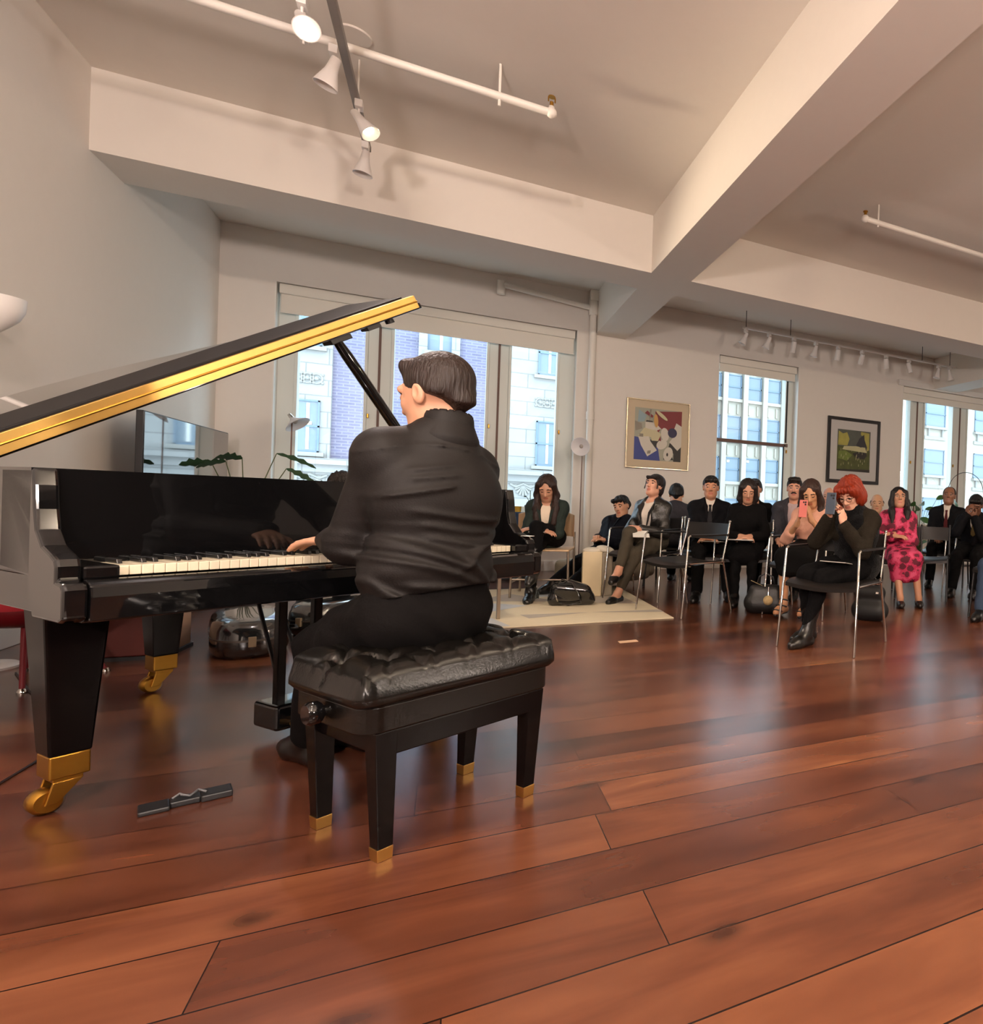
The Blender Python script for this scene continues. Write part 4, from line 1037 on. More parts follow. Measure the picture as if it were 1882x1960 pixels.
def head_prims(H, R, s=1.0, fem=False, chin=1.0):
    """H = centre of the head between the ears, R columns right/forward/up"""
    X, Y, Z = R[:, 0], R[:, 1], R[:, 2]
    def q(x, y, z): return H + (X * x + Y * y + Z * z) * s
    w = .94 if fem else 1.0
    P = [els(q(0, -.018, .035), (.077 * w * s, .096 * s, .088 * s), R, k=.02),
         els(q(0, .028, -.018), (.064 * w * s, .070 * s, .092 * s), R, k=.03),
         els(q(0, .048, -.080 * chin), (.038 * w * s, .040 * s, .034 * s), R, k=.03),
         cap(q(-.042 * w, .01, -.062), q(-.018, .062, -.088), .020 * s, .016 * s, k=.03), cap(q(.042 * w, .01, -.062), q(.018, .062, -.088), .020 * s, .016 * s, k=.03),
         els(q(-.034, .070, -.012), (.020 * s, .016 * s, .022 * s), R, k=.015), els(q(.034, .070, -.012), (.020 * s, .016 * s, .022 * s), R, k=.015),
         cap(q(-.045, .076, .034), q(.045, .076, .034), .011 * s, .011 * s, k=.015),
         neg(els(q(-.032, .103, .012), (.018 * s, .014 * s, .012 * s), R, k=.012)), neg(els(q(.032, .103, .012), (.018 * s, .014 * s, .012 * s), R, k=.012)),
         els(q(-.032, .081, .010), (.014 * s, .011 * s, .010 * s), R, k=.005), els(q(.032, .081, .010), (.014 * s, .011 * s, .010 * s), R, k=.005),
         cap(q(0, .090, .024), q(0, .110, -.022), .0075 * s, .012 * s, k=.010),
         els(q(-.012, .098, -.027), (.008 * s, .010 * s, .008 * s), R, k=.008), els(q(.012, .098, -.027), (.008 * s, .010 * s, .008 * s), R, k=.008),
         cap(q(-.018, .086, -.054), q(.018, .086, -.054), .0075 * s, .0075 * s, k=.006), cap(q(-.015, .085, -.064), q(.015, .085, -.064), .008 * s, .008 * s, k=.006),
         els(q(-.077 * w, -.005, .0), (.010 * s, .020 * s, .032 * s), R, k=.006), els(q(.077 * w, -.005, .0), (.010 * s, .020 * s, .032 * s), R, k=.006),
         neg(els(q(-.088 * w, .0, .004), (.009 * s, .011 * s, .020 * s), R, k=.003)), neg(els(q(.088 * w, .0, .004), (.009 * s, .011 * s, .020 * s), R, k=.003))]
    return P, q

def strands(H, Z, Xv, Yv, amp=.0035, f=26):
    def fn(P, D):
        L = P - H; a = np.arctan2(L @ Xv, L @ Yv); z = L @ Z
        return D - amp * (np.sin(a * f + np.sin(z * 40) * 1.2) * .6 + np.sin(a * f * .43 + z * 25) * .6)
    return fn
def hair_prims(style, H, R, s=1.0):
    X, Y, Z = R[:, 0], R[:, 1], R[:, 2]
    def q(x, y, z): return H + (X * x + Y * y + Z * z) * s
    def e(x, y, z, a, b, c, k=.02): return els(q(x, y, z), (a * s, b * s, c * s), R, k=k)
    def c(p0, p1, r1, r2, k=.02): return cap(q(*p0), q(*p1), r1 * s, r2 * s, k=k)
    P = []
    if style in ('short', 'crop', 'swept', 'quiff'):
        P = [e(0, -.022, .045, .084, .103, .090), c((-.058, -.052, .004), (.058, -.052, .004), .028, .028, .03), c((0, -.075, -.03), (0, -.066, -.052), .044, .030, .03)]
        if style == 'crop': P += [c((-.045, .046, .098), (.045, .050, .100), .020, .020, .03), neg(e(0, -.115, -.125, .13, .075, .075, .02))] + [neg(c((sx * .080, -.022, -.050), (sx * .052, -.092, -.088), .046, .042, .012)) for sx in (-1, 1)]
        if style == 'short': P += [c((-.045, .068, .086), (.045, .070, .084), .022, .022, .03)]
        if style == 'swept': P += [c((-.03, .075, .085), (.04, .080, .082), .022, .024, .02), c((-.06, .05, .085), (-.075, .06, .06), .016, .010, .01)]
        if style == 'quiff': P += [c((-.045, .060, .100), (.045, .066, .100), .026, .026, .03), c((-.05, .075, .092), (.03, .088, .098), .012, .010, .01)]
        P += [neg(e(0, .118, -.022, .070, .070, .072, .012)), neg(e(-.093, .004, -.016, .024, .034, .036, .01)), neg(e(.093, .004, -.016, .024, .034, .036, .01))]
    if style == 'ring':
        P = [c((-.072, -.04, .012), (-.045, -.09, .015), .020, .024), c((.072, -.04, .012), (.045, -.09, .015), .020, .024), c((-.045, -.095, .012), (.045, -.095, .012), .026, .026), c((-.072, .0, .03), (-.070, -.04, .03), .014, .018), c((.072, .0, .03), (.070, -.04, .03), .014, .018)]
    if style == 'thin':
        P = [e(0, -.022, .040, .0835, .101, .088), neg(e(0, .075, .07, .075, .085, .095, .012)), neg(e(0, .118, -.022, .070, .075, .080, .012)), neg(e(-.095, -.002, -.008, .022, .028, .030, .01)), neg(e(.095, -.002, -.008, .022, .028, .030, .01))]
    if style in ('long', 'longw', 'longd', 'bob', 'pony', 'fringe', 'red'):
        P = [e(0, -.026, .044, .090, .106, .094), e(0, -.045, -.02, .082, .070, .085)]
        if style in ('long', 'longw', 'longd'):
            fw_ = .10 if style == 'longd' else 0
            z = -.29 if style == 'long' else -.27
            for sx in (-1, 1):
                P += [c((sx * .072, .035, .06), (sx * .086, .022, -.06), .026, .030, .03), c((sx * .086, .022, -.06), (sx * .085, .052 + fw_ * .6, -.16), .030, .034, .03), c((sx * .085, .052 + fw_ * .6, -.16), (sx * .078, .075 + fw_ * 1.4, z), .036, .026, .03)]
            P += [c((0, -.06, -.05), (0, -.05, -.22), .070, .055, .03)]
        if style == 'bob':
            for sx in (-1, 1): P += [c((sx * .070, .035, .06), (sx * .082, .030, -.07), .028, .030, .03), c((sx * .082, .03, -.07), (sx * .070, .045, -.115), .030, .018, .02)]
            P += [c((-.05, -.05, -.05), (.05, -.05, -.06), .055, .055, .03)]
        if style == 'pony':
            P += [c((0, -.11, .0), (.01, -.12, -.16), .034, .022, .03), c((-.068, .050, .055), (-.074, .060, -.04), .010, .005, .02), c((.068, .050, .055), (.074, .060, -.04), .010, .005, .02), c((-.05, .076, .076), (.05, .076, .076), .016, .016, .02)]
        if style == 'red':
            for sx in (-1, 1): P += [e(sx * .072, -.01, -.03, .042, .062, .070, .03), e(sx * .064, .045, .045, .036, .044, .050, .03)]
            P += [e(0, -.075, -.045, .088, .062, .070, .03), c((-.055, .078, .072), (.05, .082, .070), .026, .028, .02)]
        cut = .050 if style in ('long', 'longw', 'longd', 'bob') else .056
        top = .060 if style != 'red' else .048
        P += [neg(e(0, .118, -.030, cut + .006, .075, top + .030, .012))]
        if style in ('bob', 'long', 'longw', 'longd'): P += [neg(e(0, .10, .06, .018, .045, .045, .02))]
    return P

SKIN = {}
def skin(c, key):
    if key not in SKIN:
        m = mat('skin_' + key, c, .5, var=.05); b = m.node_tree.nodes['Principled BSDF']; b.inputs['Subsurface Weight'].default_value = .08; b.inputs['Subsurface Radius'].default_value = (.02, .008, .005)
        lip = mat('lips_' + key, c, .45); cc = lip.node_tree.nodes['Principled BSDF'].inputs['Base Color'].default_value
        cc[0] *= .75; cc[1] *= .45; cc[2] *= .45
        SKIN[key] = (m, lip)
    return SKIN[key]
M_['eye'] = mat('dark_eyes', '#1d1512', .25); M_['eyew'] = mat('eye_white', '#a08a7c', .4)

def person(name, label, loc, face, seat=.45, s=1.0, lean=4, twist=0, head=(0, 0, 0), hands=None, feet=None, sk='#c99a7c', hair=('short', '#17110e'), top=None, jacket=None, bottom=None,
           shoes='#0c0b0b', fem=False, res=(.012, .0055, .0045), cat='person', brow='#1d1410', handcfg=None, skirt=None, neck_in=.0, elbows=None, cross=False, side_lean=0, sleeve=1.0, hem=None, post_top=None, stock=None, hidden_legs=False, chin=1.0, knee_pole=None, bulk=1.0, headpx=None, neckl=1.0, shw=1.0, shoff=None):
    """loc: floor point under the hips; face: heading in degrees (room frame); local frame x right, y forward."""
    ln, sl = math.radians(lean), math.radians(side_lean)
    up = nrm(V3(math.sin(sl), math.sin(ln) * math.cos(sl), math.cos(ln) * math.cos(sl)))
    hz = seat + .095 * s
    hip = V3(0, 0, hz)
    tw = math.radians(twist); rx = V3(math.cos(tw), math.sin(tw), 0); rx = nrm(rx - (rx @ up) * up); fy = np.cross(up, rx)
    RT = np.stack([rx, fy, up], 1)
    tl = 1.0
    hp, hy, hr = (math.radians(a) for a in head)   # pitch (down +), yaw (left +), roll
    fh = nrm(fy * math.cos(hy) - rx * math.sin(hy)); rh = np.cross(fh, V3(0, 0, 1) * .6 + up * .4); rh = nrm(rh)
    uh = np.cross(rh, fh)
    fh, uh = nrm(fh * math.cos(hp) - uh * math.sin(hp)), nrm(uh * math.cos(hp) + fh * math.sin(hp))
    rh, uh = nrm(rh * math.cos(hr) + uh * math.sin(hr)), nrm(uh * math.cos(hr) - rh * math.sin(hr))
    RH = np.stack([rh, fh, uh], 1)
    off = up * .065 * neckl * s + uh * .10 * neckl * s + fh * (.022 + neck_in) * s
    if headpx:
        px, py, D_ = headpx
        ray = (_R2 * ((px - CX) / F_PX) - _U2 * ((py - CY) / F_PX) + _FW) * D_
        HW = V3(ray.x, ray.y, ray.z + CAM_Z)
        tl = min(max((HW[2] - hz - off[2]) / (.53 * s * up[2]), .66), 1.08)
        Hl = hip + up * .53 * s * tl + off
        a = math.radians(face - 90); loc = (HW[0] - (Hl[0] * math.cos(a) - Hl[1] * math.sin(a)), HW[1] - (Hl[0] * math.sin(a) + Hl[1] * math.cos(a)))
        print('PERSON', label[:40], 'loc', [round(v, 2) for v in loc], 'tl', round(tl, 2), 'want z', round(HW[2], 2), 'got', round(Hl[2], 2))
    root = thing(name, label, cat, (loc[0], loc[1], 0), math.radians(face - 90))
    sc = hip + up * .462 * s * tl
    sw = (.128 if fem else .156) * s * shw
    SH = {-1: sc - rx * sw, 1: sc + rx * sw}
    for sd in (shoff or {}): SH[sd] = SH[sd] + V3(*shoff[sd])
    nb = hip + up * .53 * s * tl
    H = nb + off
    # arms
    hands = hands or {-1: (-.12, .25, hz + .10), 1: (.12, .25, hz + .10)}
    elbows = elbows or {}
    Wr, El = {}, {}
    for sd in (-1, 1):
        pole = V3(*elbows.get(sd, (sd * .5, -.35, -1)))
        El[sd], Wr[sd] = ik(SH[sd], V3(*hands[sd]), .285 * s, .25 * s, pole)
    # legs
    hw = .085 * s
    HJ = {-1: hip - V3(hw, 0, 0), 1: hip + V3(hw, 0, 0)}
    feet = feet or {-1: (-.12, .48, .0, 0), 1: (.12, .48, .0, 0)}
    Kn, An, FD = {}, {}, {}
    for sd in (-1, 1):
        fx, fy_, fz, ang = feet[sd][:4]; pit = feet[sd][4] if len(feet[sd]) > 4 else 0
        a = math.radians(ang); d = V3(math.sin(a) * math.cos(math.radians(pit)), math.cos(a) * math.cos(math.radians(pit)), -math.sin(math.radians(pit)))
        ank = V3(fx, fy_, fz + .085 * s)
        kp = V3(0, .5, 1) if not knee_pole else V3(*knee_pole.get(sd, (0, .5, 1)))
        Kn[sd], An[sd] = ik(HJ[sd], ank, .42 * s, .405 * s, kp); FD[sd] = d
    F = dict()
    w = .92 if fem else 1.0
    ch = hip + up * .34 * s * tl; be = hip + up * .16 * s * tl
    F['torso'] = [els(hip + V3(0, -.005, 0), (.165 * w * s, .115 * s, .105 * s), k=.03), els(be, (.140 * w * s * bulk, .105 * s * bulk, .14 * s), RT, k=.05), els(ch, (.166 * w * s * bulk, .110 * s * bulk, .155 * s), RT, k=.05), cap(nb - up * .015 * s, SH[-1] + up * .005, .050 * s, .045 * s, k=.05), cap(nb - up * .015 * s, SH[1] + up * .005, .050 * s, .045 * s, k=.05),
                  cap(SH[-1] - up * .01, SH[1] - up * .01, .055 * w * s, .055 * w * s, k=.05), cap(hip + up * .42 * s * tl, nb, .085 * s, .058 * s, k=.05)]
    if fem: F['torso'] += [els(ch + fy * .075 * s + rx * .06 * s - up * .01, (.062 * s, .055 * s, .06 * s), RT, k=.04), els(ch + fy * .075 * s - rx * .06 * s - up * .01, (.062 * s, .055 * s, .06 * s), RT, k=.04)]
    F['neck'] = [cap(nb - up * .02, H - uh * .055 * s - fh * .018 * s, (.050 if fem else .058) * s, (.046 if fem else .054) * s, k=.025)]
    hpms, q = head_prims(H, RH, s, fem, chin); F['head'] = hpms
    aw = .85 if fem else 1.0
    for sd in (-1, 1):
        F['up%d' % sd] = [cap(SH[sd], El[sd], .047 * aw * s, .041 * aw * s, k=.035)]
        F['fo%d' % sd] = [cap(El[sd], El[sd] + (Wr[sd] - El[sd]) * .35, .041 * aw * s, .040 * aw * s, k=.02), cap(El[sd] + (Wr[sd] - El[sd]) * .35, Wr[sd], .040 * aw * s, .026 * aw * s, k=.02)]
        hc = (handcfg or {}).get(sd, {})
        d = hc.get('dir'); d = nrm(Wr[sd] - El[sd]) if d is None else nrm(V3(*d))
        F['ha%d' % sd] = hand_prims(Wr[sd], d, V3(*hc.get('up', (0, .2, 1))), sd, hc.get('curl', .55), s * (.92 if fem else 1.0), hc.get('spread', 1), hc.get('thumb', 1))
        F['th%d' % sd] = [cap(HJ[sd], HJ[sd] + (Kn[sd] - HJ[sd]) * .5, .088 * s, .076 * s, k=.03), cap(HJ[sd] + (Kn[sd] - HJ[sd]) * .5, Kn[sd], .076 * s, .056 * s, k=.03)]
        mid = Kn[sd] + (An[sd] - Kn[sd]) * .33
        F['sh%d' % sd] = [cap(Kn[sd], mid, .054 * s, .055 * aw * s, k=.02), cap(mid, An[sd], .054 * aw * s, .034 * s, k=.02)]
        toe = An[sd] + FD[sd] * .155 * s - V3(0, 0, .058 * s * (1 if abs(FD[sd][2]) < .3 else .4))
        ball = An[sd] + FD[sd] * .10 * s - V3(0, 0, .052 * s * (1 if abs(FD[sd][2]) < .3 else .4))
        heel = An[sd] - FD[sd] * .045 * s - V3(0, 0, .052 * s)
        F['ft%d' % sd] = [cap(An[sd], ball, .034 * s, .030 * s, k=.02), cap(heel, ball, .030 * s, .034 * s, k=.02), cap(ball, toe, .034 * s, .024 * s, k=.02)]
    allk = ['torso', 'neck', 'head'] + [k + str(sd) for k in ('up', 'fo', 'ha', 'th', 'sh', 'ft') for sd in (-1, 1)]
    body = [p for k in allk for p in F[k] if p[0] != '-']
    negs = [p for p in F['head'] if p[0] == '-']
    # order: keep head sequence intact
    body = [p for k in allk if k != 'head' for p in F[k]] + F['head']
    lo, hi = bounds(body)
    regs = []
    for sd in (-1, 1):
        l, h = bounds(F['ha%d' % sd], .012); regs.append((l, h, res[2]))
    hl, hh = bounds(F['head'], .012); hl = hl - V3(0, 0, .06); regs.append((hl, hh, res[1]))
    regs.append((lo, hi, res[0]))
    v, f = regions(body, regs)
    # faces: skin / lips / eyes / brows
    cen = v[f].mean(1); Lc = (cen - H) @ RH / s
    mi = np.zeros(len(f), int); x, y, z = np.abs(Lc[:, 0]), Lc[:, 1], Lc[:, 2]
    front = y > .055
    mi[front & (x < .024 - np.abs(z + .059) * .6) & (z > -.071) & (z < -.048)] = 1
    mi[front & (((x - .032) / .0145) ** 2 + ((z - .006) / .0040) ** 2 < 1)] = 4
    mi[front & (((x - .032) / .0085) ** 2 + ((z - .006) / .0050) ** 2 < 1)] = 2
    mi[front & (((x - .032) / .0165) ** 2 + ((z - .0095) / .0028) ** 2 < 1)] = 2
    mi[front & (x > .014) & (x < .052) & (np.abs(z - (.031 + .1 * (x - .014) - 3.2 * np.maximum(x - .036, 0) ** 1 * .25)) < .0048)] = 3
    skm, lip = skin(sk, sk.strip('#'))
    o = mesh_np('body', v, f, [skm, lip, M_['eye'], mat('eyebrow', brow, .8), M_['eyew']], root, mi)
    P = dict(root=root, loc=loc, face=face, tl=tl, ch=ch, be=be, H=H, RH=RH, q=q, El=El, Wr=Wr, Kn=Kn, An=An, SH=SH, hip=hip, up=up, rx=rx, fy=fy, RT=RT, nb=nb, F=F, s=s, FD=FD)
    def garment(nm, prims, mt, h=None, post=None, extra_regs=()):
        lo, hi = bounds(prims)
        if post is None and nm not in ('shoe', 'collar'):
            def post(Q, D): return D - .0028 * np.sin(Q @ V3(38, 14, 52) + 2.2 * np.sin(Q @ V3(13, -17, 9) + ph_)) * np.clip(1.2 - 2 * np.abs(Q[:, 0]) * 0, 0, 1)
        v, f = regions(prims, list(extra_regs) + [(lo, hi, h or res[0])], post)
        if len(f) == 0: return None
        return mesh_np(nm, v, f, mt, root)
    ph_ = (sum(map(ord, label)) % 60) / 10
    P['garment'] = garment
    def sleeve_prims(d, frac):
        out = []
        for sd in (-1, 1):
            out += [grow(p, d, .03) for p in F['up%d' % sd]]
            if frac > 0:
                a, b = El[sd], Wr[sd]; e = a + (b - a) * frac
                out += [cap(a, e, (.042 * aw) * s + d, (.042 * aw - .013 * frac) * s + d, k=.02)]
        return out
    P['sleeves'] = sleeve_prims
    if top:
        d = top.get('d', .010)
        pr = [grow(p, d, .04) for p in F['torso']] + sleeve_prims(d, top.get('sleeve', .93))
        pr += top.get('extra', [])
        if top.get('collar', 0): pr += [cap(nb - up * .02, nb + up * top['collar'], .062 * s + d * .5, .058 * s + d * .3, k=.02)]
        nk = top.get('neck', .05)
        pr += [neg(els(nb + fy * (.06 + top.get('neckf', 0)) + up * (.035 if not top.get('collar') else .1), (.055 + nk * .3, .06, nk + .01), RT, k=.01))] if not top.get('collar') else []
        garment(top.get('name', 'shirt'), pr, top['m'], top.get('h'), top.get('post'))
    if jacket:
        d = jacket.get('d', .024)
        pr = [grow(p, d, .05) for p in F['torso']] + sleeve_prims(d * .85, jacket.get('sleeve', .90))
        pr += [cap(nb - up * .03 - fy * .03, nb + up * .025 - fy * .035, .060 * s + d * .4, .055 * s + d * .3, k=.02)]
        hm = jacket.get('hem', .0)
        ow = jacket.get('open', .05)
        z1 = nb + up * .03 + fy * .12
        z0 = hip + up * (.03 + jacket.get('btn', .12)) + fy * .17
        pr += [neg(cap(z1, z0, ow * 1.25 * s, ow * jacket.get('vnar', .25) * s, k=.012)), neg(cap(nb + fy * .09 + up * .03, nb + fy * .02 + up * .10, .05, .06, k=.012))]
        if jacket.get('btn', .12) < .05: pr += [neg(cap(z0, hip + fy * .2 - up * .1, ow * .6, ow * .9, k=.012))]
        garment(jacket.get('name', 'jacket'), pr, jacket['m'], jacket.get('h'), jacket.get('post'))
        if jacket.get('lapel', True):
            for sd in (-1, 1):
                a = nb + rx * sd * .062 * s + fy * .035 + up * .015; b = hip + up * (.05 + jacket.get('btn', .12)) + fy * (.115 * s + d + .012) + rx * sd * .014
                c_ = ch + up * .06 + fy * (.118 * s + d) + rx * sd * .085 * s
                pts = [a, (a + c_) / 2 + rx * sd * .014 + fy * .035, c_, b]
                m = MB()
                V = [tuple(nb + rx * sd * .050 * s + fy * .045 + up * .02), tuple(c_ + up * .035 + fy * .006), tuple(c_ - rx * sd * .005 + up * .02 + fy * .010), tuple(b), tuple(ch + rx * sd * .042 * s + up * .03 + fy * (.112 * s + d + .01))]
                V2 = [tuple(V3(*p) - fy * .01) for p in V]
                m.add(V + V2, [(0, 1, 2, 3, 4), (9, 8, 7, 6, 5)] + [(i, 5 + i, 5 + (i + 1) % 5, (i + 1) % 5) for i in range(5)])
                m.build('lapel', jacket.get('lm', jacket['m']), root, bevel=.002)
    if jacket and jacket.get('tie'):
        m = MB(); f0 = lambda t, dx, e: tuple(nb + (hip + up * .16 - nb) * t + fy * ((.072 + .050 * min(1, t * 2.2)) * s + .022 + e) + rx * dx)
        for (t0, t1, w0, w1) in ((.06, .17, .016, .012), (.17, .9, .011, .030), (.9, 1.0, .030, .003)):
            m.add([f0(t0, -w0, 0), f0(t0, w0, 0), f0(t1, w1, 0), f0(t1, -w1, 0), f0(t0, -w0, .008), f0(t0, w0, .008), f0(t1, w1, .008), f0(t1, -w1, .008)], [(3, 2, 1, 0), (4, 5, 6, 7), (0, 1, 5, 4), (2, 3, 7, 6), (1, 2, 6, 5), (3, 0, 4, 7)])
        m.build('tie', jacket['tie'], root, bevel=.002)
    if bottom:
        d = bottom.get('d', .010); fr = bottom.get('len', .93)
        pr = [grow(F['torso'][0], d + .004, .04), els(be - up * .06, (.145 * w * s + d, .105 * s + d, .09 * s), RT, k=.04)]
        for sd in (-1, 1):
            pr += [grow(p, d, .03) for p in F['th%d' % sd]]
            e = Kn[sd] + (An[sd] - Kn[sd]) * fr
            pr += [cap(Kn[sd], e, .056 * s + d, bottom.get('ankle', .050) * s + d * .5, k=.03)]
        garment(bottom.get('name', 'trousers'), pr, bottom['m'], bottom.get('h'), bottom.get('post'))
    if skirt:
        d = .016; fr = skirt.get('len', 1.0); pr = [grow(F['torso'][0], d, .05), grow(F['torso'][1], d * .8, .05)]
        e = {sd: HJ[sd] + (Kn[sd] - HJ[sd]) * fr for sd in (-1, 1)}
        for t in np.linspace(0, 1, 5):
            a = HJ[-1] * (1 - t) + HJ[1] * t; b = e[-1] * (1 - t) + e[1] * t
            pr += [cap(a, b, .095 * s + d, .070 * s + d, k=.04)]
        if skirt.get('drop'):
            for t in np.linspace(0, 1, 5):
                b = e[-1] * (1 - t) + e[1] * t; pr += [cap(b, b + V3(0, .02, -skirt['drop']), .066 * s + d, .06, k=.04)]
        garment(skirt.get('name', 'skirt'), pr, skirt['m'], skirt.get('h'), skirt.get('post'))
    if stock:
        pr = []
        for sd in (-1, 1): pr += [grow(p, .004, .02) for p in F['th%d' % sd] + F['sh%d' % sd]]
        garment('tights', pr, stock)
    if shoes:
        for sd in (-1, 1):
            sp = shoes if isinstance(shoes, dict) else dict(c=shoes)
            mt = sp.get('m') or mat('shoe_leather', sp['c'], .3, spec=.6)
            pr = [grow(p, .007, .02) for p in F['ft%d' % sd]]
            if sp.get('boot'):
                e = An[sd] + (Kn[sd] - An[sd]) * sp['boot']; pr += [cap(An[sd], e, .044 * s, .050 * s + .006 * sp['boot'], k=.03)]
            elif sp.get('flat'):
                pr = [grow(p, .006, .02) for p in F['ft%d' % sd][1:]] + [neg(els(An[sd] + FD[sd] * .045 + V3(0, 0, .012), (.036, .075, .045), axes_from(FD[sd], V3(0, 0, 1)), k=.008))]
            else: pr += [cap(An[sd] - V3(0, 0, .01), An[sd] + V3(0, 0, .012), .040 * s, .040 * s, k=.02)]
            if sp.get('sandal'):
                pr = [cap(F['ft%d' % sd][1][1] - V3(0, 0, .028), F['ft%d' % sd][2][2] - V3(0, 0, .022), .022, .020, k=.01)]
                for (t, r) in ((.12, .036), (.62, .038)):
                    pass
            if sp.get('heel'): pr += [cap(An[sd] - FD[sd] * .05 - V3(0, 0, .06), An[sd] - FD[sd] * .055 - V3(0, 0, .082 + sp['heel']), .02, .012, k=.01)]
            pr += [neg(els(An[sd] + FD[sd] * .04 - V3(0, 0, .085 * s + .10 + sp.get('heel', 0)), (.2, .25, .10), k=.003))] if abs(FD[sd][2]) < .2 and not sp.get('heel') else []
            garment(sp.get('name', 'shoe'), pr, mt, min(res[0], .008))
    if hair:
        st, hc = hair[:2]
        hm = mat('hair', hc, .5, spec=.35, bump=('noise', 120, .8, (1, 1, .12)), var=.25)
        pr = hair_prims(st, H, RH, s)
        lo, hi = bounds(pr)
        hv, hf = regions(pr, [(lo, hi, max(res[1], .005))], strands(H, uh, rh, fh, .0022 if len(hair) < 3 else hair[2]))
        mesh_np('hair', hv, hf, hm, root)
    return P
def cloth(name, c, rough=.8, b=.35, scale=60, var=.06, sheen=0, spec=.12): return mat(name, c, rough, bump=('noise', scale, b), var=var, sheen=sheen, spec=spec)
def glasses(P, c='#2a2220'):
    q = P['q']; m = MB()
    for sx in (-1, 1):
        m.tube([tuple(q(sx * .032 + .021 * math.cos(a), .104, .006 + .017 * math.sin(a))) for a in [k * math.pi / 8 for k in range(16)]], .0016, 5, closed=True)
        m.tube([tuple(q(sx * .053, .102, .01)), tuple(q(sx * .078, .0, .012))], .0015, 5)
    m.tube([tuple(q(-.011, .106, .008)), tuple(q(.011, .106, .008))], .0015, 5)
    m.build('glasses', mat('spectacle_frame', c, .3, .5), P['root'])

# ------------------------------------------------------------------ the pianist
M_['shirt'] = cloth('charcoal_shirt_cotton', '#151211', .6, .10, 240, .06, 0, .22)
def shirt_post(P_, D):
    # long soft folds across the small of the back and under the shoulder blade
    x, y, z = P_[:, 0], P_[:, 1], P_[:, 2]
    g = np.zeros(len(P_))
    back = (y < .06) & (np.abs(x) < .24)
    def fold(x0, z0, x1, z1, w, a, sag=0):
        dx, dz = x1 - x0, z1 - z0; L = math.hypot(dx, dz)
        t = ((x - x0) * dx + (z - z0) * dz) / L ** 2; tc = np.clip(t, 0, 1)
        s = ((x - x0) * -dz + (z - z0) * dx) / L + sag * 4 * tc * (1 - tc)
        e = np.exp(-np.clip(-t, 0, 9) ** 2 * 60 - np.clip(t - 1, 0, 9) ** 2 * 60)
        return a * e * np.exp(-(s / w) ** 2)
    for f_ in SHIRT_FOLDS: g += fold(*f_)
    g += .0022 * np.sin(z * 55 + x * 18 + np.sin(x * 30)) * (z < .86)
    return D - np.where(back, g, g * .4)
SHIRT_FOLDS = [(-.02, 1.085, .20, 1.04, .004, .004, -.008), (-.20, 1.05, -.02, 1.085, .004, .004, -.008), (-.19, .82, .02, .735, .013, .014, -.01), (.02, .735, .20, .83, .013, .012, -.01), (-.20, .80, -.02, .745, .010, .010, -.008), (.04, .745, .19, .60, .013, .012, 0), (-.19, .70, .0, .555, .014, .012, .01),
               (.0, .555, .20, .70, .016, .016, 0), (-.10, .68, .14, .63, .012, .010, -.01), (-.17, .76, .10, .66, .010, .010, -.012), (.0, .56, .20, .585, .014, .012, -.01),
               (-.15, .935, -.02, .965, .008, .009, 0), (-.10, 1.01, .0, 1.03, .006, .006, 0), (-.10, .985, .0, 1.0, .006, .006, 0), (-.08, .89, .14, .865, .009, .007, .004), (-.06, .85, .12, .83, .009, .006, .004), (-.05, .815, .12, .79, .009, .006, .004)]
trm = cloth('black_trouser_wool', '#080606', .85, .2, 70)
def pn_post(P_, D):
    D = shirt_post(P_, D)
    cut = (.655 + .02 * np.sin(P_[:, 0] * 9 + 1)) - P_[:, 2]
    return np.maximum(D, cut)
pn = person('pianist', 'man in dark charcoal shirt seated on the bench with his back turned, playing the piano', (-.055, 2.20), 124, seat=.485, s=1.02, lean=0, side_lean=4.5, twist=-4, head=(13, 20, 3), neckl=.74, bulk=1.04, shw=1.0,
            hands={-1: (-.05, .40, .782), 1: (.16, .45, .79)}, elbows={-1: (-.42, -.5, -1), 1: (.9, -.3, -.6)},
            feet={-1: (.00, .60, 0, 0), 1: (.16, .60, 0, 0)}, knee_pole={-1: (-.25, .5, 1), 1: (.1, .5, 1)}, shoff={-1: (.01, .03, -.012), 1: (-.025, .06, -.012)}, sk='#bd8c70', hair=('crop', '#1f130e', .0007), res=(.0085, .0045, .004),
            top=dict(m=M_['shirt'], d=.017, sleeve=.98, extra=[els((.0, .0, .72), (.178, .135, .060), k=.06)], collar=.006, h=.0065, post=pn_post), bottom=dict(m=trm, d=.014), shoes='#0c0b0b',
            handcfg={-1: dict(dir=(-.35, 1, -.08), up=(0, 0, 1), curl=.3), 1: dict(dir=(-.1, 1, -.12), up=(0, 0, 1), curl=.45)})
# shirt collar and hem
g = pn['garment']; nb, up, fy, rx, s_ = pn['nb'], pn['up'], pn['fy'], pn['rx'], pn['s']
g('collar', [cap(nb - fy * .004 - up * .006, nb - fy * .004 + up * .040, .092, .073, k=.01), neg(cap(nb - up * .06, nb + up * .2, .0655, .0655, k=.003)), neg(els(nb + fy * .10 + up * .03, (.035, .06, .08), k=.004))], M_['shirt'], .004)
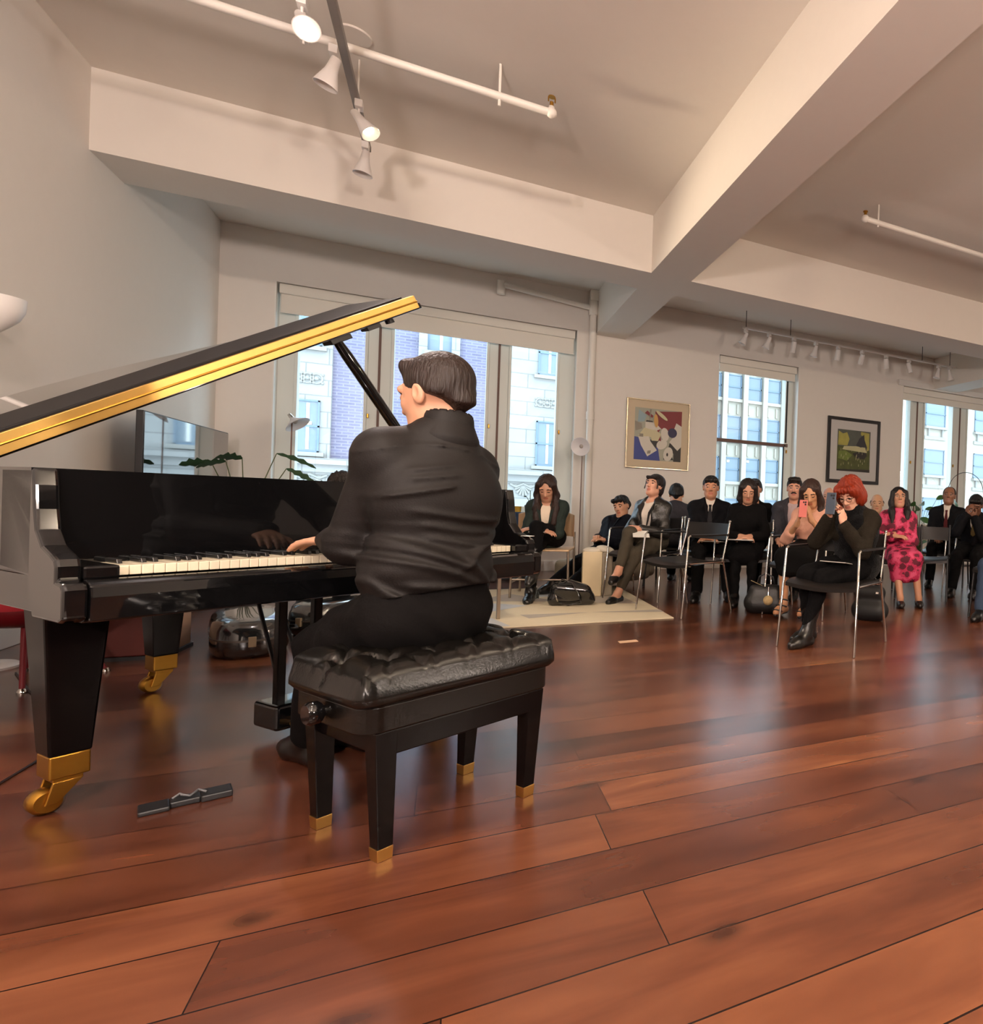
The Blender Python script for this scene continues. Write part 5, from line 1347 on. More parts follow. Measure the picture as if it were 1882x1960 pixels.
# ================================================================== CHAIRS
def sling_chair(loc, face, label, group='sling chairs with chrome frames', seat_z=.45, w=.262, arms=True, fm='chrome', name='sling_chair'):
    t = thing(name, label, 'chair', (loc[0], loc[1], 0), math.radians(face - 90), group)
    fmt = M_[fm]; r = .0085 if fm == 'chrome' else .011
    for sx in (-1, 1):
        m = MB()
        if arms: m.tube([(sx * (w + .02), .30, .004), (sx * (w + .005), .235, .66), (sx * (w + .005), .215, .672)], r, 10)
        else: m.tube([(sx * (w + .01), .27, .004), (sx * w, .20, seat_z)], r, 10)
        m.build('leg', fmt, t, smooth='auto')
        m = MB(); m.tube([(sx * (w + .012), -.30, .004), (sx * w, -.19, seat_z - .01), (sx * w, -.16, seat_z + .02)], r, 10); m.build('leg', fmt, t, smooth='auto')
        if arms:
            m = MB(); m.tube([(sx * (w + .005), .225, .670), (sx * (w + .005), -.235, .672)], .006, 8); m.bx(sx * (w + .005) - .014, sx * (w + .005) + .014, -.23, .21, .668, .682)
            m.build('armrest', M_['saddle'], t, bevel=.003)
        m = MB(); m.tube([(sx * w, -.18, seat_z - .005), (sx * (w - .005), -.240, .66), (sx * (w - .005), -.265, .785)], r, 10); m.ell((sx * (w - .005), -.266, .790), (.012, .012, .012), n=10, m=8)
        m.build('back_post', fmt, t, smooth='auto')
        m = MB(); m.tube([(sx * w, .215, seat_z - .012), (sx * w, -.20, seat_z - .012)], r, 8); m.build('seat_rail', fmt, t)
    m = MB(); m.tube([(-w, -.20, seat_z - .03), (w, -.20, seat_z - .03)], .006, 8); m.build('stretcher', fmt, t)
    m = MB(); m.tube([(-w, .20, seat_z - .03), (w, .20, seat_z - .03)], .006, 8); m.build('stretcher', fmt, t)
    V, F = [], []
    nx, ny = 14, 10
    for k, dz in enumerate((0, -.024)):
        for j in range(ny + 1):
            for i in range(nx + 1):
                x = -w + 2 * w * i / nx; y = -.225 + .475 * j / ny
                z = seat_z + dz + .006 - .030 * math.cos(math.pi * x / (2 * w)) * (1 - .3 * abs(y) / .25) - (.022 if j == ny else (.006 if j == ny - 1 else 0))
                V.append((x, y, z))
    N = (nx + 1) * (ny + 1)
    for j in range(ny):
        for i in range(nx):
            a = j * (nx + 1) + i; F.append((a, a + 1, a + nx + 2, a + nx + 1)); F.append((N + a, N + a + nx + 1, N + a + nx + 2, N + a + 1))
    for i in range(nx): F.append((i, N + i, N + i + 1, i + 1)); a = ny * (nx + 1) + i; F.append((a, a + 1, N + a + 1, N + a))
    for j in range(ny): a = j * (nx + 1); F.append((a, a + nx + 1, N + a + nx + 1, N + a)); a += nx; F.append((a, N + a, N + a + nx + 1, a + nx + 1))
    MB().add(V, F).build('seat', M_['saddle'], t, smooth='auto')
    V, F = [], []
    for k in (0, 1):
        for j in range(5):
            for i in range(nx + 1):
                x = (-w + 2 * w * i / nx) * .99; h = j / 4
                V.append((x, -.250 - .026 * h - .030 * math.cos(math.pi * x / (2 * w)) + (.010 if k else 0) + .006, .625 + .145 * h))
    N = 5 * (nx + 1)
    for j in range(4):
        for i in range(nx): a = j * (nx + 1) + i; F.append((a, a + nx + 1, a + nx + 2, a + 1)); F.append((N + a, N + a + 1, N + a + nx + 2, N + a + nx + 1))
    for i in range(nx): F.append((i, i + 1, N + i + 1, N + i)); a = 4 * (nx + 1) + i; F.append((a, N + a, N + a + 1, a + 1))
    MB().add(V, F).build('backrest', M_['saddle'], t, smooth='auto')
    return t

# ================================================================== THE AUDIENCE
blazer_g = cloth('dark_green_blazer', '#2b3430', .8); white_top = cloth('cream_top', '#e3d2bd', .8); blk = cloth('black_knit', '#0c0b0c', .9)
blk2 = cloth('black_suiting', '#0e0e12', .8); leatherj = mat('black_leather_jacket', (.012, .011, .01), .35, spec=.6, bump=('noise', 45, .5)); grn = cloth('grey_green_trousers', '#4a443a', .85, .3, 90)
navy = cloth('dark_navy_jacket', '#12141c', .8); wshirt = cloth('white_shirt', '#d9cfc4', .7); tieb = cloth('dark_tie', '#17161a', .5); tier = cloth('maroon_tie', '#4a1418', .5); tieo = cloth('olive_tie', '#5a4a26', .5)
greyb = cloth('grey_blazer', '#3b3a40', .85); lil = cloth('pale_lilac_shirt', '#b7a3a6', .75); pinkb = cloth('peach_pink_blouse', '#dba690', .6); blksk = cloth('black_skirt', '#0d0c0c', .85)
fleece = cloth('black_fleece', '#050507', 1, .9, 130, .1, .1); tweed = cloth('speckled_dark_tweed', '#28231c', .95, .9, 170, .45); paleg = cloth('pale_grey_top', '#9a9aa4', .8)
def floral():
    m = bpy.data.materials.new('pink_floral_dress'); m.use_nodes = True; nt = m.node_tree; N = nt.nodes; L = nt.links; b = N['Principled BSDF']
    tc = N.new('ShaderNodeTexCoord'); vo = N.new('ShaderNodeTexVoronoi'); vo.inputs['Scale'].default_value = 13; nz = N.new('ShaderNodeTexNoise'); nz.inputs['Scale'].default_value = 30
    L.new(tc.outputs['Object'], nz.inputs['Vector']); ad = N.new('ShaderNodeVectorMath'); ad.operation = 'MULTIPLY_ADD'; ad.inputs[1].default_value = (.05, .05, .05); L.new(nz.outputs['Color'], ad.inputs[0]); L.new(tc.outputs['Object'], ad.inputs[2]); L.new(ad.outputs[0], vo.inputs['Vector'])
    r = N.new('ShaderNodeValToRGB'); r.color_ramp.interpolation = 'CONSTANT'; e = r.color_ramp.elements; e[0].color = srgb('#5c0c26'); e[1].position = .43; e[1].color = srgb('#b82852')
    e2 = r.color_ramp.elements.new(.62); e2.color = srgb('#cf4a70'); L.new(vo.outputs['Distance'], r.inputs[0]); L.new(r.outputs[0], b.inputs['Base Color']); b.inputs['Roughness'].default_value = .75
    return m
flor = floral()
def W2(P, v):
    a = math.radians(P['face'] - 90); return Vector((P['loc'][0] + v[0] * math.cos(a) - v[1] * math.sin(a), P['loc'][1] + v[0] * math.sin(a) + v[1] * math.cos(a), v[2]))
def sheet_at(P, v, face, label, w=.15, h=.21, tilt=8, thick=.004, col=None, name='program_booklet', cat='booklet', dark=False):
    p = W2(P, v); t = thing(name, label, cat, p, math.radians(P['face'] - 90 + face)); t.rotation_euler = (math.radians(tilt), 0, math.radians(P['face'] - 90 + face))
    MB().bx(-w / 2, w / 2, -h / 2, h / 2, 0, thick * .5).build('cover', mat('booklet_cover', '#1c1a1c' if dark else '#c9c2b6', .6), t)
    MB().bx(-w / 2 + .004, w / 2 - .002, -h / 2 + .003, h / 2 - .003, thick * .5, thick).build('pages', M_['paper'], t)
    return t
RA = (.013, .0058, .0055)   # mesh resolution for people in the audience
def chair_for(P, label, back=-.02, **k):
    a = math.radians(P['face'] - 90); x, y = P['loc'][0] - back * -math.sin(a) * -1, P['loc'][1]
    x = P['loc'][0] - math.sin(a) * -back * -1; x = P['loc'][0] + math.sin(a) * (-.10) * 1; y = P['loc'][1] + math.cos(a) * .10
    return sling_chair((x, y), P['face'], label, **k)

# woman in green blazer, legs crossed
p1 = person('seated_woman', 'woman with long brown hair in dark green blazer looking down, seated by the large window', None, 254, seat=.47, s=.96, lean=6, head=(24, 0, 0), headpx=(1047, 936, 5.9), fem=True, res=RA,
            hands={-1: (.06, .30, .66), 1: (.0, .34, .64)}, elbows={-1: (-.8, -.4, -.8), 1: (.8, -.4, -.8)}, feet={-1: (.02, .50, .22, 10, 35), 1: (.06, .42, 0, 0)}, knee_pole={-1: (.25, .5, 1), 1: (-.1, .5, 1)},
            sk='#c08e72', hair=('longd', '#2c1b15'), top=dict(m=white_top, d=.010, neck=.045, neckf=.02), jacket=dict(m=blazer_g, d=.018, btn=.0, open=.045, sleeve=.72, vnar=1.0), bottom=dict(m=blk, d=.008, ankle=.040), shoes=dict(c='#0c0b0b', boot=.45, heel=0),
            handcfg={-1: dict(dir=(1, .25, -.1), up=(0, .3, 1), curl=.5), 1: dict(dir=(-1, .2, -.1), up=(0, .3, 1), curl=.5)})
m = MB(); q = p1['nb']; m.tube([tuple(q + p1['rx'] * (.056 * math.cos(a)) + p1['fy'] * (.066 * math.sin(a) + .004) + p1['up'] * (.02 - .02 * math.sin(a))) for a in [k * math.pi / 10 for k in range(20)]], .004, 6, closed=True)
m.build('necklace', M_['chrome'], p1['root'])
sheet_at(p1, (.04, .31, .615), 10, 'dark booklet on the lap of the woman in the green blazer', dark=True)
# young man reclining
p2 = person('seated_man', 'young man with tousled black hair slumped low beside the riser pipe', None, 219, seat=.33, s=.96, lean=-27, head=(34, 10, -14), headpx=(1190, 970, 6.9), res=RA,
            hands={-1: (-.10, .24, .52), 1: (.02, .22, .54)}, feet={-1: (-.12, .80, 0, 0), 1: (.14, .76, 0, 0)}, sk='#c99676', hair=('swept', '#0d0b0c', .006), top=dict(m=blk, d=.010, neck=.02), jacket=dict(m=navy, d=.026, btn=.08, open=.035), bottom=dict(m=blk, d=.012), shoes='#0c0b0b')
# woman in leather jacket
p3 = person('seated_woman', 'woman in black leather jacket with crossed legs, below the silver framed picture', None, 228, seat=.46, s=.98, lean=-3, twist=-8, head=(-12, 2, 0), headpx=(1253, 931, 6.3), fem=True, res=RA,
            hands={-1: (-.02, .27, .68), 1: (.06, .29, .67)}, elbows={-1: (-.8, -.4, -.8), 1: (.8, -.5, -.8)}, feet={-1: (.05, .54, 0, 0), 1: (.02, .60, .21, -6, 22)}, knee_pole={1: (-.12, .5, 1), -1: (-.2, .5, 1)},
            sk='#d09a80', hair=('pony', '#1a1110'), top=dict(m=wshirt, d=.010, neck=.03), jacket=dict(m=leatherj, d=.022, btn=.0, open=.062, vnar=1.0, sleeve=.95), bottom=dict(m=grn, d=.010, len=.80, ankle=.042), shoes=dict(c='#0b0a0a', flat=1),
            handcfg={-1: dict(dir=(.7, .5, .2), up=(-.3, .2, 1), curl=.8), 1: dict(dir=(-.7, .5, .2), up=(.3, .2, 1), curl=.8)})
sheet_at(p3, (-.10, .42, .635), 30, 'white programme sheet under the hands of the woman in the leather jacket', tilt=-14)
# person turned away behind her
p4 = person('seated_person', 'black haired person in grey jacket half hidden behind the woman in the leather jacket', None, 60, seat=.45, s=.98, lean=8, head=(15, 10, 0), headpx=(1295, 950, 7.2), res=RA, sk='#c99676', hair=('short', '#0c0a0c'), top=dict(m=paleg, d=.012), jacket=dict(m=greyb, d=.024), bottom=dict(m=blk, d=.012))
# man in suit
p5 = person('seated_man', 'man in black suit, white shirt and dark tie, seated left of the middle window', None, 249, seat=.45, s=.98, lean=-2, head=(2, 0, 0), headpx=(1361, 934, 6.5), res=RA, chin=1.0,
            hands={-1: (-.04, .36, .60), 1: (.05, .36, .60)}, feet={-1: (-.20, .40, 0, -10), 1: (.10, .48, 0, 10)}, sk='#c0896a', hair=('short', '#140e0d', .005), top=dict(m=wshirt, d=.010, collar=.03), jacket=dict(m=blk2, d=.022, btn=.14, open=.045, vnar=.2, tie=tieb), bottom=dict(m=blk, d=.012),
            handcfg={-1: dict(dir=(1, .3, 0), up=(0, .2, 1)), 1: dict(dir=(-1, .3, 0), up=(0, .2, 1))})
sheet_at(p5, (-.03, .37, .565), 0, 'folded white programme held by the man in the black suit', w=.26, h=.12, tilt=10)
# woman with bob in black
p6 = person('seated_woman', 'woman with dark bob and black dress, booklet on her knees, before the middle window', None, 241, seat=.45, s=.95, lean=5, head=(14, 8, 0), headpx=(1432, 941, 6.2), fem=True, res=RA,
            hands={-1: (-.05, .30, .64), 1: (.02, .30, .64)}, elbows={-1: (-.9, -.3, -.8), 1: (.9, -.3, -.8)}, feet={-1: (-.10, .44, 0, 0), 1: (.05, .46, 0, 0)}, sk='#c79478', hair=('bob', '#1c1210'), top=dict(m=blk, d=.020, neck=.012, sleeve=.75, name='dress_top'), skirt=dict(m=blk, len=.95, name='dress_skirt'), stock=blk, bottom=None, shoes='#0c0b0b',
            handcfg={-1: dict(dir=(.9, .4, -.1), up=(0, .3, 1), curl=.6), 1: dict(dir=(-.9, .4, -.1), up=(0, .3, 1), curl=.6)})
sheet_at(p6, (.03, .34, .595), 0, 'open white booklet with dark cover on the knees of the woman with the bob', w=.26, h=.16, thick=.012, dark=True)
p7 = person('seated_person', 'dark haired person hidden behind the woman with the bob', None, 236, seat=.46, s=1.0, lean=0, headpx=(1444, 938, 7.1), res=RA, sk='#c79478', hair=('short', '#171011'), top=dict(m=blk, d=.016), bottom=dict(m=blk, d=.012))
# man with moustache
p8 = person('seated_man', 'man with moustache in grey blazer at the right jamb of the middle window', None, 232, seat=.45, s=1.0, lean=-2, head=(2, 6, 0), headpx=(1521, 936, 6.8), res=RA, hands={-1: (-.1, .32, .60), 1: (.1, .32, .60)}, sk='#c9937a', hair=('quiff', '#191110', .003),
            top=dict(m=lil, d=.010, neck=.02), jacket=dict(m=greyb, d=.026, btn=.02, open=.06, vnar=.9), bottom=dict(m=blk, d=.012), shoes='#0c0b0b')
m = MB(); q = p8['q']; m.tube([tuple(q(-.030, .086, -.052)), tuple(q(-.014, .100, -.044)), tuple(q(0, .104, -.042)), tuple(q(.014, .100, -.044)), tuple(q(.030, .086, -.052))], [.004, .0075, .007, .0075, .004], 8)
m.build('moustache', mat('moustache_hair', '#1a1110', .8), p8['root'], smooth=True)
# woman in pink blouse with phone
p9 = person('seated_woman', 'woman with long brown hair in peach blouse and black skirt filming with a pink phone', None, 217, seat=.45, s=.98, lean=4, head=(20, 14, -4), headpx=(1553, 946, 5.6), fem=True, res=RA,
            hands={-1: (-.10, .30, .845), 1: (.02, .31, .80)}, elbows={-1: (-.6, -.1, -1), 1: (.7, -.1, -1)}, feet={-1: (-.12, .36, .03, 0), 1: (.08, .40, .03, 0)}, sk='#c9956f', hair=('longw', '#33211a'),
            top=dict(m=pinkb, d=.018, neck=.045, neckf=.02, sleeve=.35), skirt=dict(m=blksk, len=1.0, drop=.10), shoes=dict(c='#0b0a0a', sandal=1, heel=0),
            handcfg={-1: dict(dir=(.1, .35, 1), up=(-1, .2, .2), curl=.8, thumb=.6), 1: dict(dir=(-.35, .35, 1), up=(.9, .5, .2), curl=.8, thumb=.6)})
def phone(P, v, rz, tilt, label, col, case_spots=True):
    t = thing('phone', label, 'phone', W2(P, v)); t.rotation_euler = (math.radians(tilt), 0, math.radians(P['face'] - 90 + rz))
    MB().bx(-.037, .037, -.004, .004, -.075, .075).build('case', mat('phone_case_' + col.strip('#'), col, .4), t, bevel=.003)
    MB().bx(-.033, .033, -.0055, -.004, -.070, .070).build('screen', mat('phone_screen', '#101418', .1), t)
    m = MB()
    for x, z in ((-.02, .055), (-.002, .055), (-.02, .035)): m.tube([(x, .004, z), (x, .007, z)], .0075, 12)
    m.build('camera_lens', M_['blackpl'], t)
    return t
phone(p9, (-.055, .365, .93), 0, 10, 'pink phone held up by the woman in the peach blouse', '#e07a72')
for sd in (-1, 1):
    a, fd = p9['An'][sd], p9['FD'][sd]
    for (off, rr) in ((V3(0, 0, .03), .040), (fd * .04 - V3(0, 0, .015), .044), (fd * .115 - V3(0, 0, .045), .040)):
        m = MB(); m.tube([tuple(a + off + V3(rr * math.cos(k * math.pi / 8), rr * math.sin(k * math.pi / 8) * .9, .012 * math.sin(k * math.pi / 8))) for k in range(16)], .006, 6, closed=True); m.build('sandal_strap', M_['blackpl'], p9['root'])
# men behind
p10 = person('seated_man', 'white haired man partly hidden between the two women filming', None, 226, seat=.45, s=1.0, lean=-4, head=(6, 0, 0), headpx=(1587, 952, 7.9), res=RA, sk='#cf9a84', hair=('thin', '#d6d2cc'), brow='#8a7c72', top=dict(m=paleg, d=.016), bottom=dict(m=blk, d=.012))
# red haired woman
p11 = person('seated_woman', 'woman with bright red hair and tall boots filming with a dark phone, nearest listener', None, 203, seat=.44, s=.97, lean=8, twist=6, head=(22, 4, -4), headpx=(1628, 946, 4.5), fem=True, res=(.010, .0048, .0045),
            hands={-1: (-.10, .345, .835), 1: (.03, .335, .88)}, elbows={-1: (-.3, .2, -1), 1: (.7, .15, -1)}, feet={-1: (.07, .50, .0, 0), 1: (.17, .34, .0, 4)}, knee_pole={-1: (.15, .5, 1), 1: (.05, .5, 1)},
            sk='#d3a087', hair=('red', '#7e260c', .005), brow='#6a3320', top=dict(m=tweed, d=.022, sleeve=.92, neck=.01, name='jumper'), bottom=dict(m=blk, d=.010, ankle=.038), shoes=dict(c='#171513', boot=.9),
            handcfg={-1: dict(dir=(.1, .2, 1), up=(-1, .2, .1), curl=.5), 1: dict(dir=(-.1, .25, 1), up=(.3, 1, .1), curl=.75, thumb=1)})
g, q_ = p11['garment'], p11
vest = [grow(p, .036, .05) for p in q_['F']['torso'][:3]] + [cap(q_['nb'] - q_['up'] * .06, q_['nb'] + q_['up'] * .03 + q_['fy'] * .02, .105, .085, k=.04), els(q_['ch'] + q_['fy'] * .06, (.13, .09, .16), q_['RT'], k=.04), neg(cap(q_['nb'] + q_['up'] * .06 + q_['fy'] * .03, q_['nb'] + q_['up'] * .2 + q_['fy'] * .06, .062, .09, k=.01))]
g('fleece_vest', vest, fleece, .010)
glasses(p11)
phone(p11, (-.03, .405, .975), 5, 8, 'dark grey phone held up by the red haired woman', '#454f5e')
sheet_at(p11, (-.02, .30, .565), 10, 'white programme across the lap of the red haired woman', w=.2, h=.12)
p12 = person('seated_man', 'balding man seated behind the red haired woman', None, 226, seat=.42, s=.98, lean=-4, head=(4, 8, 0), headpx=(1679, 970, 7.9), res=RA, sk='#c79a7a', hair=('ring', '#4b4038'), brow='#5c4a3c', top=dict(m=wshirt, d=.016), bottom=dict(m=blk, d=.012))
# woman in pink floral dress
p13 = person('seated_woman', 'woman with long black hair and glasses in a bright pink floral dress', None, 231, seat=.45, s=.96, lean=-4, head=(-6, 10, 0), headpx=(1721, 954, 6.7), fem=True, res=RA,
             hands={-1: (.02, .24, .70), 1: (.02, .27, .68)}, elbows={-1: (-.9, -.3, -.9), 1: (.9, -.3, -.9)}, feet={-1: (-.24, .42, 0, -5), 1: (-.06, .50, 0, -5)}, sk='#c48f72', hair=('long', '#120c0d'),
             top=dict(m=flor, d=.026, sleeve=.85, collar=.03, name='dress_top'), skirt=dict(m=flor, len=1.05, drop=.16, name='dress_skirt'), shoes=dict(c='#1a1412', flat=1), handcfg={-1: dict(dir=(1, .2, 0), up=(0, .4, 1)), 1: dict(dir=(-1, .2, 0), up=(0, .4, 1))})
glasses(p13, '#8a6a50')
p14 = person('seated_man', 'man in dark suit with maroon tie before the right window', None, 219, seat=.46, s=1.02, lean=-3, head=(-6, 4, 4), headpx=(1817, 950, 8.2), res=RA, hands={-1: (-.05, .26, .66), 1: (.1, .30, .62)}, feet={-1: (-.14, .46, 0, 0), 1: (.12, .46, 0, 0)}, sk='#8a5e46', hair=('thin', '#1a1310'),
             top=dict(m=wshirt, d=.010, collar=.03), jacket=dict(m=blk2, d=.026, btn=.12, open=.05, vnar=.2, tie=tier), bottom=dict(m=blk, d=.012))
p15 = person('seated_man', 'man in dark suit and olive tie, chin on hand, at the right edge', None, 214, seat=.45, s=.98, lean=10, head=(14, 4, 4), headpx=(1868, 968, 7.3), res=RA, hands={-1: (-.03, .28, .90), 1: (.05, .29, .93)}, elbows={-1: (-.3, .3, -1), 1: (.5, .3, -1)}, feet={-1: (-.10, .50, 0, 0), 1: (.14, .52, 0, 0)}, sk='#6d4632', hair=('short', '#0f0b0a'),
             top=dict(m=wshirt, d=.010, collar=.03), jacket=dict(m=blk2, d=.026, btn=.10, open=.055, vnar=.2, tie=tieo), bottom=dict(m=blk, d=.012), handcfg={-1: dict(dir=(.6, 0, .8), up=(-.3, 1, 0), curl=.8), 1: dict(dir=(-.5, 0, .9), up=(.3, 1, 0), curl=.9)})
# somebody behind the piano: only curly hair and a pair of feet show
p17 = person('seated_person', 'curly grey haired person hidden behind the piano and the pianist', None, 262, seat=.40, s=.94, lean=8, head=(25, 0, 0), headpx=(652, 932, 5.2), res=RA, sk='#c99676', hair=('swept', '#3a3431', .010), top=dict(m=greyb, d=.016), bottom=dict(m=blk, d=.014))
# ------------------------------------------------------------------ chairs under people
sc_ = 0
sling_chair((2.34, 3.67), 213, 'chrome and black leather sling armchair under the red haired woman')
sling_chair((1.80, 5.26), 205, 'empty chrome and black leather sling armchair in front of the man in the suit')
for P, lb in ((p3, 'sling chair under the woman in the leather jacket'), (p5, 'sling chair under the man in the black suit, mostly hidden'), (p6, 'sling chair under the woman with the bob, mostly hidden'), (p9, 'sling chair under the woman in the peach blouse'), (p15, 'chrome sling chair under the man with his chin on his hand')):
    chair_for(P, lb)
M_['chrome_b'] = M_['blackpl']
for P, lb in ((p13, 'black metal chair under the woman in the pink floral dress'), (p14, 'black metal chair under the man with the maroon tie'), (p8, 'black metal chair under the man with the moustache'), (p7, 'black chair hidden behind the woman with the bob'), (p10, 'black chair under the white haired man'), (p12, 'black chair under the balding man'), (p4, 'black chair under the person facing away'), (p17, 'black chair hidden behind the piano')):
    chair_for(P, lb, fm='chrome_b', arms=False, group='black metal chairs', name='metal_chair')
sling_chair((4.55, 5.35), 225, 'empty black metal chair between the floral dress and the man with the maroon tie', fm='chrome_b', arms=False, group='black metal chairs', name='metal_chair')
# ================================================================== BAGS, BOTTLES, PLANTS, SMALL FURNITURE
tb = thing('paper_tote_bag', 'tall cream paper tote bag with cloth on top, on the rug between two listeners', 'bag', (1.27, 6.30, 0), math.radians(-8))
M_['cream'] = mat('cream_paper', '#dccaa6', .8, var=.05); M_['greyc'] = mat('grey_canvas', '#a79c8a', .85, bump=('noise', 60, .3)); M_['linen'] = mat('pale_linen', '#d8cfbd', .9, bump=('noise', 30, .5))
m = MB(); m.prism([(-.15, -.09), (.03, -.09), (.03, .09), (-.15, .09)], .012, .44); m.build('body', M_['cream'], tb, bevel=.008)
m = MB(); m.prism([(.032, -.088), (.13, -.05), (.13, .12), (.032, .09)], .012, .43); m.build('side_panel', M_['greyc'], tb, bevel=.01)
m = MB(); m.ell((-.06, 0, .445), (.09, .09, .035), n=16, m=8); m.ell((.06, .0, .455), (.09, .085, .04), rot('Y', 14), n=16, m=8); m.build('cloth', M_['linen'], tb, smooth=True)
def bag_mesh(prims, name, mt, loc, label, h=.009, rz=0, post=None):
    t = thing(name, label, 'bag', loc, rz)
    lo, hi = bounds(prims); v, f = regions(prims, [(lo, hi, h)], post); mesh_np('body', v, f, mt, t); return t
patent = mat('black_patent_leather', (.008, .008, .008), .1, coat=1, bump=('noise', 12, .25))
b1 = bag_mesh([cap((-.12, 0, .06), (.16, .02, .06), .06, .05, k=.03), cap((-.10, 0, .14), (.12, 0, .12), .06, .06, k=.04), cap((-.14, -.02, .03), (.18, .0, .035), .03, .03, k=.03), cap((.0, .02, .19), (.10, .03, .15), .03, .03, k=.04)], 'shoulder_bag', patent, (.93, 5.78, .0115), 'slouchy black patent shoulder bag on the rug by the tall boots', rz=math.radians(-14))
MB().tube([(-.12, -.03, .15), (-.06, -.06, .23), (.02, -.05, .20), (.08, -.07, .10), (.10, -.08, .03), (.0, -.09, .012), (-.08, -.08, .03)], .008, 8).build('strap', patent, b1, smooth=True)
MB().tube([(-.11, -.065, .10), (-.10, -.068, .07), (-.09, -.066, .04)], .006, 8).build('buckle', M_['chrome'], b1, smooth=True)
b2 = bag_mesh([cap((-.10, 0, .09), (.10, 0, .09), .09, .09, k=.05), cap((-.09, 0, .20), (.09, 0, .20), .055, .055, k=.06)], 'handbag', mat('soft_black_leather', (.01, .01, .01), .45, bump=('noise', 40, .3)), (2.42, 4.93, .001), 'black handbag with a cream pompom standing by the bare legs', rz=math.radians(-30))
MB().ell((.03, -.11, .13), (.042, .042, .042), n=20, m=14).build('pompom', mat('cream_fur_ball', '#e2c690', .95, bump=('noise', 200, 1)), b2, smooth=True)
MB().tube([(.03, -.075, .24), (.03, -.09, .20), (.03, -.10, .17)], .003, 6).build('pompom_chain', M_['chrome'], b2)
MB().tube([(-.08, 0, .24), (-.06, 0, .32), (.0, 0, .35), (.06, 0, .32), (.08, 0, .24)], .007, 8).build('handle', M_['blackpl'], b2, smooth=True)
fl = thing('flyer', 'cream flyer tucked in the top of the pompom handbag', 'paper', (2.36, 4.96, .255), math.radians(-30)); fl.rotation_euler = (math.radians(-12), math.radians(24), math.radians(-30))
MB().bx(-.07, .07, -.03, .03, 0, .002).build('sheet', mat('cream_flyer', '#e0cf9c', .7), fl)
b3 = bag_mesh([cap((-.07, 0, .09), (.07, 0, .09), .09, .09, k=.05), cap((-.07, 0, .24), (.07, 0, .24), .06, .06, k=.06)], 'tote_bag', mat('dull_black_bag', (.008, .008, .009), .6), (3.12, 4.34, .001), 'large black bag on the floor behind the red haired woman\'s chair', rz=math.radians(-40))
MB().tube([(-.06, 0, .29), (-.04, 0, .36), (.04, 0, .36), (.06, 0, .29)], .006, 8).build('handle', M_['blackpl'], b3, smooth=True)
MB().bx(.05, .075, -.08, -.07, .24, .255).build('clasp', M_['chrome'], b3)
gb = thing('glass_bottle', 'small clear glass bottle standing on the rug beside the chair leg', 'bottle', (.70, 6.20, .0112))
MB().lathe([(0, 0), (.028, 0), (.032, .01), (.032, .06), (.012, .09), (.012, .11), (.009, .11), (.009, .088), (.027, .058), (.027, .008), (0, .006)], n=24).build('glass', M_['glass'], gb, smooth='auto')
MB().lathe([(0, .110), (.0125, .110), (.0125, .122), (0, .122)], n=16).build('cap', M_['white'], gb)

# steel cantilever chair with pale shell under the woman in the green blazer
cc = thing('bentwood_chair', 'pale bentwood chair on dark steel legs under the woman in the green blazer', 'chair', (p1['loc'][0] - .02, p1['loc'][1] + .0, .011), math.radians(254 - 90))
M_['ply'] = mat('pale_bent_plywood', '#d9b78f', .4); 
MB().bx(-.25, .25, -.22, .24, .435, .452).build('seat', M_['ply'], cc, bevel=.008)
m = MB(); V, F = [], []
for k in (0, 1):
    for j in range(6):
        for i in range(15):
            a = math.radians(200 + 140 * i / 14); r = .27 - .012 * k; V.append((r * math.cos(a), .02 + r * math.sin(a), .56 + .26 * j / 5 - .05 * abs(i - 7) / 7 * j / 5))
for j in range(5):
    for i in range(14): a = j * 15 + i; F.append((a, a + 1, a + 16, a + 15)); F.append((90 + a, 90 + a + 15, 90 + a + 16, 90 + a + 1))
for i in range(14): F.append((i, 90 + i, 91 + i, i + 1)); F.append((75 + i, 76 + i, 166 + i, 165 + i))
m.add(V, F); m.build('backrest', M_['ply'], cc, smooth='auto')
for sx in (-1, 1):
    for sy in (-1, 1): MB().tube([(sx * .25, sy * .22, .004), (sx * .24, sy * .21, .60 if sy < 0 else .436)], .011, 10).build('leg', M_['steel'], cc, smooth='auto')
    MB().tube([(sx * .247, -.21, .14), (sx * .247, .21, .14)], .008, 8).build('stretcher', M_['steel'], cc)
MB().tube([(-.24, .215, .17), (.24, .215, .17)], .008, 8).build('stretcher', M_['steel'], cc)
bc = thing('side_chair', 'blue upholstered chair behind the woman in the green blazer, beside the piano', 'chair', (.55, 7.45, 0), math.radians(10))
M_['blue'] = mat('blue_wool', '#1d3450', .85, bump=('noise', 200, .2))
MB().bx(-.24, .24, -.24, .22, .40, .46).build('seat', M_['blue'], bc, bevel=.025, seg=3)
MB().prism([(-.23, .48), (.23, .48), (.25, .70), (.20, .78), (-.20, .78), (-.25, .70)], -.25, -.20, 'y').build('backrest', M_['blue'], bc, bevel=.02, seg=3)
for sx in (-1, 1):
    for sy in (-1, 1): MB().tube([(sx * .21, sy * .20, .40), (sx * .23, sy * .22, 0)], [.015, .010], 8).build('leg', M_['blackpl'], bc)
ot = thing('ottoman', 'low pale grey ottoman under the slumping young man', 'ottoman', (1.50, 7.02, 0), math.radians(219 - 90))
M_['oat'] = mat('oatmeal_fabric', '#a99d88', .9, bump=('noise', 80, .3))
MB().bx(-.34, .34, -.36, .44, .07, .30).build('cushion', M_['oat'], ot, bevel=.06, seg=4)
